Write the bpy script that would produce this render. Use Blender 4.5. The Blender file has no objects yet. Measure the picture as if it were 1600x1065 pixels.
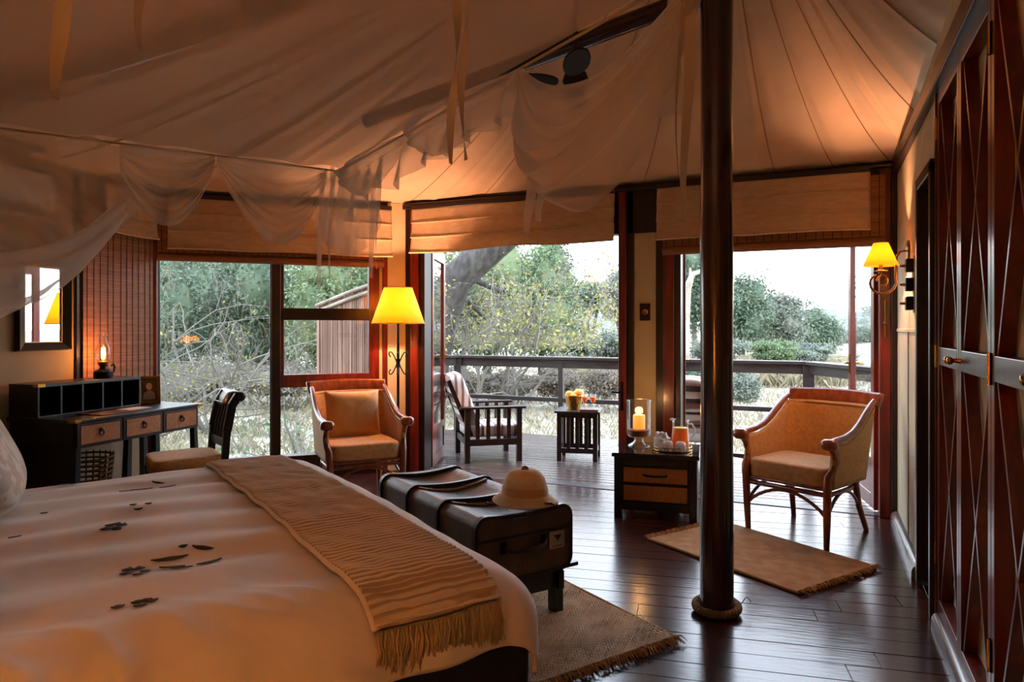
import bpy, math, random
import numpy as np
from mathutils import Vector, Matrix, noise

# ------------------------------------------------------------------ camera, sky, exposure
SC = bpy.context.scene
COL = SC.collection
H = 1.25                      # eye height
YAW = math.radians(24.0)      # the camera looks 24 degrees left of the room's long axis (+Y)
FPX = 1080.0                  # focal length in pixels of the 1600 px wide frame
cam_d = bpy.data.cameras.new('camera')
cam_d.sensor_width = 36.0
cam_d.lens = FPX / 1600.0 * 36.0
cam_d.shift_y = -20.5 / 1600.0
cam_d.clip_start = 0.05
cam_d.clip_end = 500
cam = bpy.data.objects.new('camera', cam_d)
COL.objects.link(cam)
cam.location = (0, 0, H)
cam.rotation_euler = (math.radians(90), 0, YAW)
SC.camera = cam

SC.view_settings.view_transform = 'Standard'
SC.view_settings.look = 'None'
SC.view_settings.exposure = 1.1
SC.view_settings.gamma = 1.0
SC.view_settings.use_curve_mapping = False
SC.cycles.max_bounces = 8
SC.cycles.transparent_max_bounces = 24
SC.cycles.caustics_reflective = False
SC.cycles.caustics_refractive = False

SKY = 3.5
world = bpy.data.worlds.new('sky')
SC.world = world
world.use_nodes = True
wn = world.node_tree
wn.nodes.clear()
wo = wn.nodes.new('ShaderNodeOutputWorld')
wb = wn.nodes.new('ShaderNodeBackground')
wt = wn.nodes.new('ShaderNodeTexCoord')
wx = wn.nodes.new('ShaderNodeSeparateXYZ')
wr = wn.nodes.new('ShaderNodeValToRGB')
wr.color_ramp.elements[0].position = 0.0
wr.color_ramp.elements[0].color = (0.96, 0.96, 0.98, 1)
wr.color_ramp.elements[1].position = 0.75
wr.color_ramp.elements[1].color = (0.60, 0.73, 0.95, 1)
e = wr.color_ramp.elements.new(0.22)
e.color = (0.84, 0.91, 1.0, 1)
wn.links.new(wt.outputs['Generated'], wx.inputs[0])
wn.links.new(wx.outputs['Z'], wr.inputs[0])
wn.links.new(wr.outputs[0], wb.inputs['Color'])
wb.inputs['Strength'].default_value = SKY
wn.links.new(wb.outputs[0], wo.inputs['Surface'])

LAMP_W = dict(floor=62.0, bedside=53.0, sconce=30.0, oil=11.0, candle=1.0)
WARM = (1.0, 0.45, 0.23)
WARM_BED = (1.0, 0.53, 0.36)

# ------------------------------------------------------------------ helpers
def lin(h):
    h = h.lstrip('#')
    out = []
    for i in (0, 2, 4):
        v = int(h[i:i+2], 16) / 255.0
        out.append(v / 12.92 if v <= 0.04045 else ((v + 0.055) / 1.055) ** 2.4)
    return tuple(out)

CF = Vector((-math.sin(YAW), math.cos(YAW), 0))
CR = Vector((math.cos(YAW), math.sin(YAW), 0))
def at(px, py, d):
    """point of the place seen at pixel (px, py) at distance d along the view axis"""
    return Vector((0, 0, H)) + d * (CF + CR * ((px - 800) / FPX) + Vector((0, 0, 1)) * ((512 - py) / FPX))
def onz(px, py, z):
    return at(px, py, (H - z) * FPX / (py - 512))

def rot2(v, a):
    c, s = math.cos(a), math.sin(a)
    return (v[0]*c - v[1]*s, v[0]*s + v[1]*c)

class MB:
    def __init__(self):
        self.v = []; self.f = []
    def add(self, vs, fs, M=None):
        o = len(self.v)
        if M is not None:
            vs = [M @ Vector(p) for p in vs]
        self.v += [tuple(p) for p in vs]
        self.f += [tuple(i + o for i in f) for f in fs]
        return self
    def box(self, x0, x1, y0, y1, z0, z1, M=None):
        vs = [(x0,y0,z0),(x1,y0,z0),(x1,y1,z0),(x0,y1,z0),(x0,y0,z1),(x1,y0,z1),(x1,y1,z1),(x0,y1,z1)]
        return self.add(vs, [(0,3,2,1),(4,5,6,7),(0,1,5,4),(1,2,6,5),(2,3,7,6),(3,0,4,7)], M)
    def bar(self, p0, p1, w, h, up=(0,0,1), w1=None, h1=None):
        p0, p1 = Vector(p0), Vector(p1)
        d = (p1 - p0).normalized()
        s = d.cross(Vector(up))
        if s.length < 1e-5: s = d.cross(Vector((1,0,0)))
        s.normalize(); u = s.cross(d).normalized()
        w1 = w if w1 is None else w1; h1 = h if h1 is None else h1
        vs = []
        for p, a, b in ((p0, w/2, h/2), (p1, w1/2, h1/2)):
            vs += [p - s*a - u*b, p + s*a - u*b, p + s*a + u*b, p - s*a + u*b]
        return self.add(vs, [(3,2,1,0),(4,5,6,7),(0,1,5,4),(1,2,6,5),(2,3,7,6),(3,0,4,7)])
    def tube(self, pts, r, n=8, cap=True, M=None, closed=False):
        pts = [Vector(p) for p in pts]
        m = len(pts)
        rs = r if isinstance(r, (list, tuple)) else [r]*m
        vs, fs = [], []
        prev = None
        for i, p in enumerate(pts):
            if closed: t = pts[(i+1) % m] - pts[i-1]
            else: t = pts[min(i+1, m-1)] - pts[max(i-1, 0)]
            t.normalize()
            if prev is None:
                a = t.cross(Vector((0,0,1)))
                if a.length < 1e-4: a = t.cross(Vector((1,0,0)))
            else:
                a = prev - t * prev.dot(t)
                if a.length < 1e-5: a = t.cross(Vector((0,0,1)))
            a.normalize(); prev = a
            b = t.cross(a)
            for k in range(n):
                q = 2*math.pi*k/n
                vs.append(p + (a*math.cos(q) + b*math.sin(q)) * rs[i])
        for i in range(m if closed else m-1):
            j = (i+1) % m
            for k in range(n):
                l = (k+1) % n
                fs.append((i*n+k, i*n+l, j*n+l, j*n+k))
        if cap and not closed:
            fs.append(tuple(range(n-1, -1, -1)))
            fs.append(tuple((m-1)*n + k for k in range(n)))
        return self.add(vs, fs, M)
    def lathe(self, prof, n=24, M=None, cap=True):
        vs, fs = [], []
        for r, z in prof:
            for k in range(n):
                q = 2*math.pi*k/n
                vs.append((r*math.cos(q), r*math.sin(q), z))
        for i in range(len(prof)-1):
            for k in range(n):
                l = (k+1) % n
                fs.append((i*n+k, i*n+l, (i+1)*n+l, (i+1)*n+k))
        if cap:
            if prof[0][0] > 1e-4: fs.append(tuple(range(n-1, -1, -1)))
            if prof[-1][0] > 1e-4: fs.append(tuple((len(prof)-1)*n + k for k in range(n)))
        return self.add(vs, fs, M)
    def grid(self, fn, nu, nv, M=None, closeu=False):
        vs = []
        for j in range(nv+1):
            for i in range(nu if closeu else nu+1):
                vs.append(fn(i/nu, j/nv))
        w = nu if closeu else nu+1
        fs = []
        for j in range(nv):
            for i in range(nu):
                a, b = j*w + i, j*w + (i+1) % w
                fs.append((a, b, b + w, a + w))
        return self.add(vs, fs, M)
    def pillow(self, a, b, c, e=0.45, M=None, nu=28, nv=14):
        def pw(x, k): return math.copysign(abs(x)**k, x)
        def fn(u, v):
            th = 2*math.pi*u; ph = -math.pi/2 + math.pi*v
            return (a*pw(math.cos(ph), e)*pw(math.cos(th), e), b*pw(math.cos(ph), e)*pw(math.sin(th), e), c*pw(math.sin(ph), e*1.3))
        return self.grid(fn, nu, nv, M, closeu=True)
    def sphere(self, c, r, nu=12, nv=8):
        r = r if isinstance(r, (tuple, list)) else (r, r, r)
        def fn(u, v):
            th = 2*math.pi*u; ph = -math.pi/2 + math.pi*v
            return (c[0]+r[0]*math.cos(ph)*math.cos(th), c[1]+r[1]*math.cos(ph)*math.sin(th), c[2]+r[2]*math.sin(ph))
        return self.grid(fn, nu, nv, closeu=True)
    def mesh(self, name, material, smooth=None):
        me = bpy.data.meshes.new(name)
        me.from_pydata(self.v, [], self.f)
        me.update()
        if material is not None: me.materials.append(material)
        if smooth:
            me.polygons.foreach_set('use_smooth', [True]*len(me.polygons))
            if smooth < 179: me.set_sharp_from_angle(angle=math.radians(smooth))
        return me
    def build(self, name, material, parent=None, smooth=None, bevel=0, seg=2, solid=0, sub=0, loc=None, rz=0):
        o = bpy.data.objects.new(name, self.mesh(name, material, smooth))
        COL.objects.link(o)
        if parent is not None: o.parent = parent
        if loc is not None: o.location = loc
        if rz: o.rotation_euler.z = rz
        if solid:
            m = o.modifiers.new('thickness', 'SOLIDIFY'); m.thickness = solid; m.offset = 0
        if bevel:
            m = o.modifiers.new('bevel', 'BEVEL'); m.width = bevel; m.segments = seg; m.limit_method = 'ANGLE'; m.angle_limit = math.radians(40)
            if seg > 1 and not smooth:
                o.data.polygons.foreach_set('use_smooth', [True]*len(o.data.polygons))
                m.harden_normals = True
                o.data.set_sharp_from_angle(angle=math.radians(60))
        if sub:
            m = o.modifiers.new('subdivision', 'SUBSURF'); m.levels = sub; m.render_levels = sub
        return o

def Rz(a): return Matrix.Rotation(a, 4, 'Z')
def Rx(a): return Matrix.Rotation(a, 4, 'X')
def Ry(a): return Matrix.Rotation(a, 4, 'Y')
def T(x, y, z): return Matrix.Translation((x, y, z))

def tag(o, label=None, cat=None, group=None, kind=None):
    if label: o['label'] = label
    if cat: o['category'] = cat
    if group: o['group'] = group
    if kind: o['kind'] = kind
    return o
def thing(name, label, cat, loc=(0,0,0), rz=0, group=None):
    o = bpy.data.objects.new(name, None)
    o.empty_display_size = 0.05
    COL.objects.link(o)
    o.location = loc; o.rotation_euler = (0, 0, rz)
    return tag(o, label, cat, group)
def struct(o): o['kind'] = 'structure'; return o
def struct_empty(name, loc=(0,0,0), rz=0):
    o = bpy.data.objects.new(name, None); COL.objects.link(o)
    o.location = loc; o.rotation_euler.z = rz
    o['kind'] = 'structure'
    return o
def copy_tree(o, parent=None):
    c = o.copy(); COL.objects.link(c)
    if parent is not None: c.parent = parent
    for ch in list(o.children): copy_tree(ch, c)
    return c
def point_light(name, loc, watts, color, parent=None, r=0.03):
    l = bpy.data.lights.new(name, 'POINT'); l.energy = watts; l.color = color; l.shadow_soft_size = r
    o = bpy.data.objects.new(name, l); COL.objects.link(o); o.location = loc
    if parent is not None: o.parent = parent
    return o

# ------------------------------------------------------------------ materials
MATS = {}
def mat(name, col, rough=0.5, metal=0.0, col2=None, nscale=8.0, stretch=(1,1,1), bump=0.0, bscale=40.0, rand=0.0, sheen=0.0,
        transl=0.0, emit=None, emit_s=0.0, coat=0.0, detail=4.0, island=0.0, wave=None, spec=0.5, bstretch=None, ramp=(0.35, 0.65), weave=None, wdist=1.2):
    m = bpy.data.materials.new(name); m.use_nodes = True
    nt = m.node_tree; N = nt.nodes; L = nt.links
    b = N['Principled BSDF']; out = N['Material Output']
    c1 = lin(col) if isinstance(col, str) else col
    b.inputs['Roughness'].default_value = rough
    b.inputs['Metallic'].default_value = metal
    b.inputs['Specular IOR Level'].default_value = spec
    if coat: b.inputs['Coat Weight'].default_value = coat; b.inputs['Coat Roughness'].default_value = 0.12
    if sheen: b.inputs['Sheen Weight'].default_value = sheen
    tc = N.new('ShaderNodeTexCoord')
    src = None
    if col2 is not None:
        c2 = lin(col2) if isinstance(col2, str) else col2
        mp = N.new('ShaderNodeMapping'); mp.inputs['Scale'].default_value = stretch
        L.new(tc.outputs['Object'], mp.inputs[0])
        if wave:
            t = N.new('ShaderNodeTexWave'); t.bands_direction = wave; t.inputs['Scale'].default_value = nscale
            t.inputs['Distortion'].default_value = wdist; t.inputs['Detail'].default_value = 2.0
        else:
            t = N.new('ShaderNodeTexNoise'); t.inputs['Scale'].default_value = nscale; t.inputs['Detail'].default_value = detail
        L.new(mp.outputs[0], t.inputs['Vector'])
        rp = N.new('ShaderNodeValToRGB')
        rp.color_ramp.elements[0].position = ramp[0]; rp.color_ramp.elements[0].color = (*c1, 1)
        rp.color_ramp.elements[1].position = ramp[1]; rp.color_ramp.elements[1].color = (*c2, 1)
        L.new(t.outputs['Fac'], rp.inputs[0])
        src = rp.outputs[0]
    if rand or island:
        if rand:
            oi = N.new('ShaderNodeObjectInfo'); rs = oi.outputs['Random']; amt = rand
        else:
            gi = N.new('ShaderNodeNewGeometry'); rs = gi.outputs['Random Per Island']; amt = island
        hv = N.new('ShaderNodeHueSaturation')
        mr = N.new('ShaderNodeMapRange'); mr.inputs['To Min'].default_value = 1 - amt; mr.inputs['To Max'].default_value = 1 + amt
        L.new(rs, mr.inputs['Value']); L.new(mr.outputs[0], hv.inputs['Value'])
        if src is not None: L.new(src, hv.inputs['Color'])
        else: hv.inputs['Color'].default_value = (*c1, 1)
        src = hv.outputs[0]
    if src is not None: L.new(src, b.inputs['Base Color'])
    else: b.inputs['Base Color'].default_value = (*c1, 1)
    if bump:
        mp2 = N.new('ShaderNodeMapping'); mp2.inputs['Scale'].default_value = bstretch or stretch
        L.new(tc.outputs['Object'], mp2.inputs[0])
        nb = N.new('ShaderNodeTexNoise'); nb.inputs['Scale'].default_value = bscale; nb.inputs['Detail'].default_value = 3
        L.new(mp2.outputs[0], nb.inputs['Vector'])
        bp = N.new('ShaderNodeBump'); bp.inputs['Strength'].default_value = bump; bp.inputs['Distance'].default_value = 0.01
        L.new(nb.outputs['Fac'], bp.inputs['Height']); L.new(bp.outputs[0], b.inputs['Normal'])
    if weave:
        ws = []
        for ax, sc_v in (('X', weave[0]), ('Y', weave[1])):
            w_ = N.new('ShaderNodeTexWave'); w_.bands_direction = ax; w_.inputs['Scale'].default_value = sc_v / 2.0
            w_.inputs['Distortion'].default_value = 1.5; w_.inputs['Detail'].default_value = 1.0
            L.new(tc.outputs['Object'], w_.inputs['Vector']); ws.append(w_)
        mu = N.new('ShaderNodeMath'); mu.operation = 'MULTIPLY'
        L.new(ws[0].outputs['Fac'], mu.inputs[0]); L.new(ws[1].outputs['Fac'], mu.inputs[1])
        bp = N.new('ShaderNodeBump'); bp.inputs['Strength'].default_value = 1.0; bp.inputs['Distance'].default_value = 0.012
        L.new(mu.outputs[0], bp.inputs['Height']); L.new(bp.outputs[0], b.inputs['Normal'])
    if emit is not None:
        b.inputs['Emission Color'].default_value = (*(lin(emit) if isinstance(emit, str) else emit), 1)
        b.inputs['Emission Strength'].default_value = emit_s
    if transl:
        tr = N.new('ShaderNodeBsdfTranslucent')
        if src is not None: L.new(src, tr.inputs['Color'])
        else: tr.inputs['Color'].default_value = (*c1, 1)
        mx = N.new('ShaderNodeMixShader'); mx.inputs[0].default_value = transl
        L.new(b.outputs[0], mx.inputs[1]); L.new(tr.outputs[0], mx.inputs[2]); L.new(mx.outputs[0], out.inputs['Surface'])
    MATS[name] = m
    return m

def glass_mat(name, tint=(1,1,1), rough=0.0, gloss=0.06, facing=True):
    """thin clear glass: light goes straight through, the surface mirrors more at grazing angles"""
    m = bpy.data.materials.new(name); m.use_nodes = True
    nt = m.node_tree; N = nt.nodes; L = nt.links
    N.remove(N['Principled BSDF']); out = N['Material Output']
    tr = N.new('ShaderNodeBsdfTransparent'); tr.inputs['Color'].default_value = (*tint, 1)
    gl = N.new('ShaderNodeBsdfGlossy'); gl.inputs['Roughness'].default_value = rough
    lw = N.new('ShaderNodeLayerWeight'); lw.inputs['Blend'].default_value = 0.5
    pw = N.new('ShaderNodeMath'); pw.operation = 'POWER'; pw.inputs[1].default_value = 4.0
    L.new(lw.outputs['Facing'], pw.inputs[0])
    fr = N.new('ShaderNodeMapRange'); fr.inputs['To Min'].default_value = 0.04; fr.inputs['To Max'].default_value = 0.85
    L.new(pw.outputs[0], fr.inputs['Value'])
    mx = N.new('ShaderNodeMixShader')
    if facing: L.new(fr.outputs[0], mx.inputs[0])
    else: mx.inputs[0].default_value = gloss
    L.new(tr.outputs[0], mx.inputs[1]); L.new(gl.outputs[0], mx.inputs[2]); L.new(mx.outputs[0], out.inputs['Surface'])
    MATS[name] = m
    return m

def net_mat(name, col, alpha):
    """gauze: part of the light passes between the threads, the threads scatter both ways"""
    m = bpy.data.materials.new(name); m.use_nodes = True
    nt = m.node_tree; N = nt.nodes; L = nt.links
    N.remove(N['Principled BSDF']); out = N['Material Output']
    tr = N.new('ShaderNodeBsdfTransparent')
    df = N.new('ShaderNodeBsdfDiffuse'); tl = N.new('ShaderNodeBsdfTranslucent')
    for q in (df, tl): q.inputs['Color'].default_value = (*lin(col), 1)
    m1 = N.new('ShaderNodeMixShader'); m1.inputs[0].default_value = 0.42
    L.new(df.outputs[0], m1.inputs[1]); L.new(tl.outputs[0], m1.inputs[2])
    m2 = N.new('ShaderNodeMixShader')
    lw = N.new('ShaderNodeLayerWeight'); lw.inputs['Blend'].default_value = 0.35
    mr = N.new('ShaderNodeMapRange'); mr.inputs['To Min'].default_value = alpha; mr.inputs['To Max'].default_value = min(1, alpha + 0.50)
    L.new(lw.outputs['Facing'], mr.inputs['Value']); L.new(mr.outputs[0], m2.inputs[0])
    L.new(tr.outputs[0], m2.inputs[1]); L.new(m1.outputs[0], m2.inputs[2]); L.new(m2.outputs[0], out.inputs['Surface'])
    MATS[name] = m
    return m

M_canvas = mat('canvas_lining', '#dac4aa', 0.9, col2='#ceb69c', nscale=3, bump=0.15, bscale=120, sheen=0.2)
M_canvas_dark = mat('canvas_seam', '#9c8468', 0.9)
M_wall = mat('cream_wall_canvas', '#d8cbaa', 0.85, col2='#cdbf9c', nscale=4, bump=0.1, bscale=90)
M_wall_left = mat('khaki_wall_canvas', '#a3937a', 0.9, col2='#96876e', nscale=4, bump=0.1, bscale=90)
M_shade_cloth = mat('roman_shade_cloth', '#ddc6a8', 0.9, col2='#d0b896', nscale=14, stretch=(1,1,3), bump=0.2, bscale=70, transl=0.22)
M_red = mat('mahogany', '#7c2614', 0.28, col2='#54180c', nscale=5, stretch=(6,6,0.6), bump=0.05, bscale=30, coat=0.25)
M_reddoor = mat('wardrobe_mahogany', '#6a2417', 0.30, col2='#48150d', nscale=4, stretch=(8,8,0.5), bump=0.03, bscale=30, coat=0.3)
M_dark = mat('dark_stained_wood', '#2a140c', 0.33, col2='#170a06', nscale=5, stretch=(5,5,0.8), bump=0.06, bscale=30)
M_black = mat('black_lacquered_wood', '#16110f', 0.3, col2='#0c0908', nscale=6, bump=0.04, bscale=40)
M_pole = mat('polished_pole_wood', '#3c170d', 0.22, col2='#1e0a06', nscale=4, stretch=(6,6,0.4), bump=0.12, bscale=9, bstretch=(3,3,0.4), coat=0.4)
M_floor = mat('floor_plank_wood', '#452016', 0.20, col2='#20100d', nscale=3.2, stretch=(0.8,9,4), bump=0.10, bscale=7, bstretch=(0.8,7,4), rand=0.28, spec=0.6, ramp=(0.3,0.7))
M_sub = mat('floor_underlay', '#120a08', 0.8)
M_deck = mat('deck_board_wood', '#594741', 0.26, col2='#3a2e2a', nscale=4, stretch=(0.8,8,4), bump=0.2, bscale=8, bstretch=(0.8,6,4), rand=0.18)
M_rail = mat('weathered_rail_wood', '#382d29', 0.4, col2='#231b18', nscale=6, stretch=(1,6,6), bump=0.2, bscale=20)
M_cane = mat('woven_cane', '#b47a48', 0.55, col2='#a06a3c', nscale=60, bump=0.4, bscale=160)
M_brass = mat('brass', '#c79a4a', 0.22, metal=1.0)
M_iron = mat('dark_iron', '#1a1614', 0.4, metal=0.8)
M_bronze = mat('antique_brass', '#8a6a3c', 0.3, metal=1.0)
M_rattan = mat('rattan_frame', '#8f4a22', 0.28, col2='#6b3015', nscale=10, stretch=(3,3,1), coat=0.3, bump=0.05, bscale=40)
M_uphol = mat('tan_upholstery', '#c4914f', 0.85, col2='#b08043', nscale=45, bump=0.3, bscale=150, sheen=0.2)
M_seat = mat('seat_cushion_fabric', '#c39a66', 0.85, col2='#b18856', nscale=35, bump=0.25, bscale=140, sheen=0.2)
M_gold = mat('gold_cushion_satin', '#c99a55', 0.55, col2='#b98a48', nscale=6, bump=0.1, bscale=60, sheen=0.3)
M_white = mat('white_bed_linen', '#e6e0da', 0.75, col2='#ddd6cf', nscale=5, bump=0.05, bscale=30, sheen=0.15)
M_leafstitch = mat('green_embroidery', '#343523', 0.8, col2='#241c18', nscale=30)
M_damask = mat('damask_pillow', '#c9bcae', 0.6, col2='#a39587', nscale=16, ramp=(0.47, 0.53), bump=0.1, bscale=30, sheen=0.3)
M_fringe = mat('wool_fringe', '#9a8a74', 0.95, island=0.25)
M_jute = mat('jute_rug', '#cdae88', 0.95, col2='#a88763', nscale=9, weave=(46, 62))
M_jute2 = mat('coir_rug', '#cf9b64', 0.95, col2='#b5824f', nscale=14, weave=(70, 90))
M_jfringe = mat('jute_fringe', '#a8804f', 0.95, island=0.25)
M_trunk = mat('worn_trunk_canvas', '#5d4a3b', 0.42, col2='#433428', nscale=9, bump=0.2, bscale=60)
M_trunktrim = mat('trunk_leather_trim', '#2b221d', 0.35, col2='#1b1512', nscale=12)
M_slat = mat('trunk_wood_slat', '#8a745c', 0.35, col2='#6e5a45', nscale=10)
M_sticker = mat('paper_sticker', '#9c9183', 0.8)
M_ink = mat('dark_ink', '#1c1a18', 0.8)
M_pith = mat('pith_cloth', '#dac097', 0.85, col2='#c9ab7e', nscale=14, bump=0.2, bscale=90)
M_rope = mat('rope', '#75623f', 0.9, bump=0.4, bscale=120)
M_net = net_mat('mosquito_net_gauze', '#e6dcd2', 0.35)
M_nettop = net_mat('mosquito_net_roof', '#e2d5c8', 0.34)
M_ribbon = mat('cotton_tape', '#b3a592', 0.85, transl=0.3)
M_glass = glass_mat('window_glass', tint=(0.97, 0.98, 0.97))
M_clear = glass_mat('clear_glass')
M_cut = mat('frosted_ice_glass', '#e8e8e8', 0.15, col2='#bfc4c6', nscale=60, transl=0.45, bump=0.6, bscale=70)
M_juice = mat('orange_juice', '#ff7a12', 0.2, col2='#ffb52a', nscale=1, transl=0.35)
M_wax = mat('candle_wax', '#f2d9a8', 0.5, transl=0.4, emit='#ff9a2e', emit_s=0.35)
M_flame = mat('flame', '#ffb040', 0.5, emit='#ffb84a', emit_s=9.0)
M_shadeglow = mat('lamp_shade_parchment', '#ffd060', 0.8, transl=0.42, emit='#ffa812', emit_s=0.62)
M_bulb = mat('lit_bulb', '#fff0d0', 0.5, emit='#ffcf80', emit_s=6.0)
M_sand = mat('sand', '#8a5f3d', 0.95, bump=0.5, bscale=200)
M_orange = mat('orange_peel', '#ff9a1c', 0.45, col2='#f58410', nscale=20, bump=0.3, bscale=120)
M_stripe = mat('striped_deck_cushion', '#e2ddd8', 0.85, col2='#8d6a5e', nscale=5, wave='X', ramp=(0.55, 0.8))
M_bamboo = mat('bamboo_slat', '#a8754a', 0.5, col2='#875733', nscale=9, stretch=(1,1,30), island=0.2, transl=0.12)
M_string = mat('blind_string', '#3a2316', 0.9)
M_ac = mat('air_conditioner_plastic', '#c8c0b4', 0.45)
M_acdark = mat('air_conditioner_grille', '#3b3531', 0.5)
M_mirror = mat('mirror_silver', '#f0f0f0', 0.01, metal=1.0)
M_reed = mat('reed_stalk', '#9a7a68', 0.8, col2='#7d5e50', nscale=3, stretch=(1,1,0.5), rand=0.22)
M_leather = mat('brown_leather', '#5a2c18', 0.35, bump=0.1, bscale=80)
M_paper = mat('paper', '#b9a488', 0.8)
M_photo = mat('sepia_photo', '#3a2a1e', 0.4, col2='#2a1c14', nscale=6)
M_photoskin = mat('sepia_photo_light', '#8d7358', 0.5)
M_wicker = mat('wicker', '#6d4d33', 0.7)
M_bark = mat('grey_bark', '#4c4843', 0.9, col2='#2e2b28', nscale=12, stretch=(1,1,0.4), bump=0.8, bscale=16)
M_palebark = mat('pale_bark', '#a59a8c', 0.9, col2='#80766a', nscale=6, bump=0.3, bscale=20)
M_twig = mat('dry_twig', '#6c675e', 0.9, island=0.2)
M_ground = mat('dry_ground', '#9c927d', 0.95, col2='#aca594', nscale=0.35, bump=0.6, bscale=6, detail=8)
M_grass = mat('dry_grass', '#968d73', 0.9, island=0.25, transl=0.2)
M_hill = mat('scrub_hill', '#565c50', 0.95, col2='#74736a', nscale=0.5, detail=9)
def leafm(n, c1, c2): return mat(n, c1, 0.6, col2=c2, nscale=1.1, island=0.32, transl=0.3, detail=5)
M_lf_dark = leafm('dark_green_leaves', '#53654f', '#67775e')
M_lf_mid = leafm('mid_green_leaves', '#657851', '#76825b')
M_lf_yel = leafm('yellow_green_leaves', '#85874c', '#96884a')
M_lf_grey = leafm('grey_green_leaves', '#6c7668', '#7d806f')
M_lf_lime = leafm('fresh_green_leaves', '#627851', '#72825b')
M_lf_brown = leafm('dry_brown_leaves', '#776c5d', '#877d6c')

# ------------------------------------------------------------------ the room shell
XR = 0.46                                   # right wall
YM = 5.2                                    # wall with the open doors
CORN = Vector((-3.35, YM, 0)); LC = Vector((-4.76, 3.80, 0))     # ends of the slanting window wall
LDIR = Vector((0.12, -0.993, 0)).normalized()                    # left wall, running towards the camera
LB = LC + LDIR * 5.6
YB = LB.y
EAVE = 2.33
room = [Vector((XR, YB, 0)), Vector((XR, YM, 0)), CORN, LC, LB]  # counter-clockwise

def clip(poly, ring):
    for i in range(len(ring)):
        a, b = ring[i], ring[(i+1) % len(ring)]
        nx, ny = -(b.y - a.y), (b.x - a.x)
        out = []
        for k in range(len(poly)):
            p, q = poly[k], poly[(k+1) % len(poly)]
            dp = (p[0]-a.x)*nx + (p[1]-a.y)*ny; dq = (q[0]-a.x)*nx + (q[1]-a.y)*ny
            if dp >= 0: out.append(p)
            if (dp >= 0) != (dq >= 0):
                t = dp / (dp - dq); out.append((p[0]+(q[0]-p[0])*t, p[1]+(q[1]-p[1])*t))
        poly = out
        if len(poly) < 3: return []
    return poly

def boards(parent, ring, name, material, ang, width, gap, lens, ztop, thick, seed):
    rnd = random.Random(seed)
    loc = [rot2((p.x, p.y), -ang) for p in ring]
    x0, x1 = min(p[0] for p in loc), max(p[0] for p in loc)
    y0, y1 = min(p[1] for p in loc), max(p[1] for p in loc)
    ringl = [Vector((p[0], p[1], 0)) for p in loc]
    y = y0
    while y < y1:
        x = x0 - rnd.uniform(0, lens[1])
        while x < x1:
            ln = rnd.uniform(*lens)
            poly = clip([(x+0.0008, y), (x+ln-0.0008, y), (x+ln-0.0008, y+width-gap), (x+0.0008, y+width-gap)], ringl)
            if len(poly) >= 3:
                cx, cy = sum(p[0] for p in poly)/len(poly), sum(p[1] for p in poly)/len(poly)
                zt = ztop - rnd.uniform(0, 0.0012)
                n = len(poly)
                m = MB()
                m.add([(p[0]-cx, p[1]-cy, zt) for p in poly] + [(p[0]-cx, p[1]-cy, zt-thick) for p in poly],
                      [tuple(range(n)), tuple(range(2*n-1, n-1, -1))] + [(i+n, (i+1) % n + n, (i+1) % n, i) for i in range(n)])
                w = rot2((cx, cy), ang)
                m.build(name, material, parent, loc=(w[0], w[1], 0), rz=ang, bevel=0.0015, seg=1)
            x += ln
        y += width

BANG = math.radians(10.0)
m = MB(); n = len(room)
m.add([(p.x, p.y, -0.022) for p in room] + [(p.x, p.y, -0.12) for p in room], [tuple(range(n)), tuple(range(2*n-1, n-1, -1))] + [(i+n, (i+1) % n+n, (i+1) % n, i) for i in range(n)])
floor = struct(m.build('floor', M_sub))
boards(floor, room, 'floor_plank', M_floor, BANG, 0.128, 0.0022, (1.4, 2.9), 0.0, 0.02, 3)

# deck outside
deck_ring = [Vector((1.5, YM+0.09, 0)), Vector((1.5, 6.0, 0)), Vector((0.75, 6.35, 0)), Vector((-0.02, 7.62, 0)), Vector((-4.1, 7.62, 0)), Vector((-5.0, 6.7, 0)), Vector((-3.72, YM+0.09, 0))]
deck = struct_empty('floor_deck')
boards(deck, deck_ring, 'deck_board', M_deck, math.radians(4.0), 0.098, 0.012, (2.6, 4.4), -0.012, 0.03, 5)
m = MB()
for k in range(6): m.box(-4.6, 1.3, YM+0.25+k*0.4, YM+0.33+k*0.4, -0.2, -0.045)
struct(m.build('trim_5', M_dark))

def wall_box(name, x0, x1, y0, y1, z0, z1, material, parent=None, bevel=0.003):
    o = MB().box(x0, x1, y0, y1, z0, z1).build(name, material, parent, bevel=bevel, seg=1)
    if parent is None: struct(o)
    return o

# right wall: canvas panel, dark doorway, wall behind the wardrobe
wr_ = struct_empty('wall_right')
wall_box('wall_panel', XR, XR+0.08, 3.92, YM, 0.0, 2.30, M_wall, wr_)
wall_box('wall_panel', XR, XR+0.08, 3.44, 3.92, 1.96, 2.30, M_wall, wr_)
wall_box('wall_panel', XR+0.62, XR+0.70, YB, 3.44, 0.0, 2.75, M_wall, wr_)
wall_box('wall_panel', XR, XR+0.62, YB, 1.28, 0.0, 2.32, M_wall, wr_)
def wall_gore():   # canvas between the wall beam and the roof, rising towards the back
    m = MB(); pts = [(YM, 2.33), (3.1, 2.50), (1.0, 2.62), (YB, 2.72)]
    vs = [(XR+0.02, y, 2.26) for y, z in pts] + [(XR+0.02, y, z+0.03) for y, z in pts]
    m.add(vs, [(i, i+4, i+5, i+1) for i in range(3)])
    return m.build('wall_gore', M_wall, wr_, solid=0.02)
wall_gore()
wall_box('batten', XR-0.006, XR, 4.48, 4.505, 0.06, 1.24, M_wall, wr_, 0.002)
wall_box('batten', XR-0.006, XR, 3.93, YM-0.1, 1.225, 1.245, M_wall, wr_, 0.002)
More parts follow.
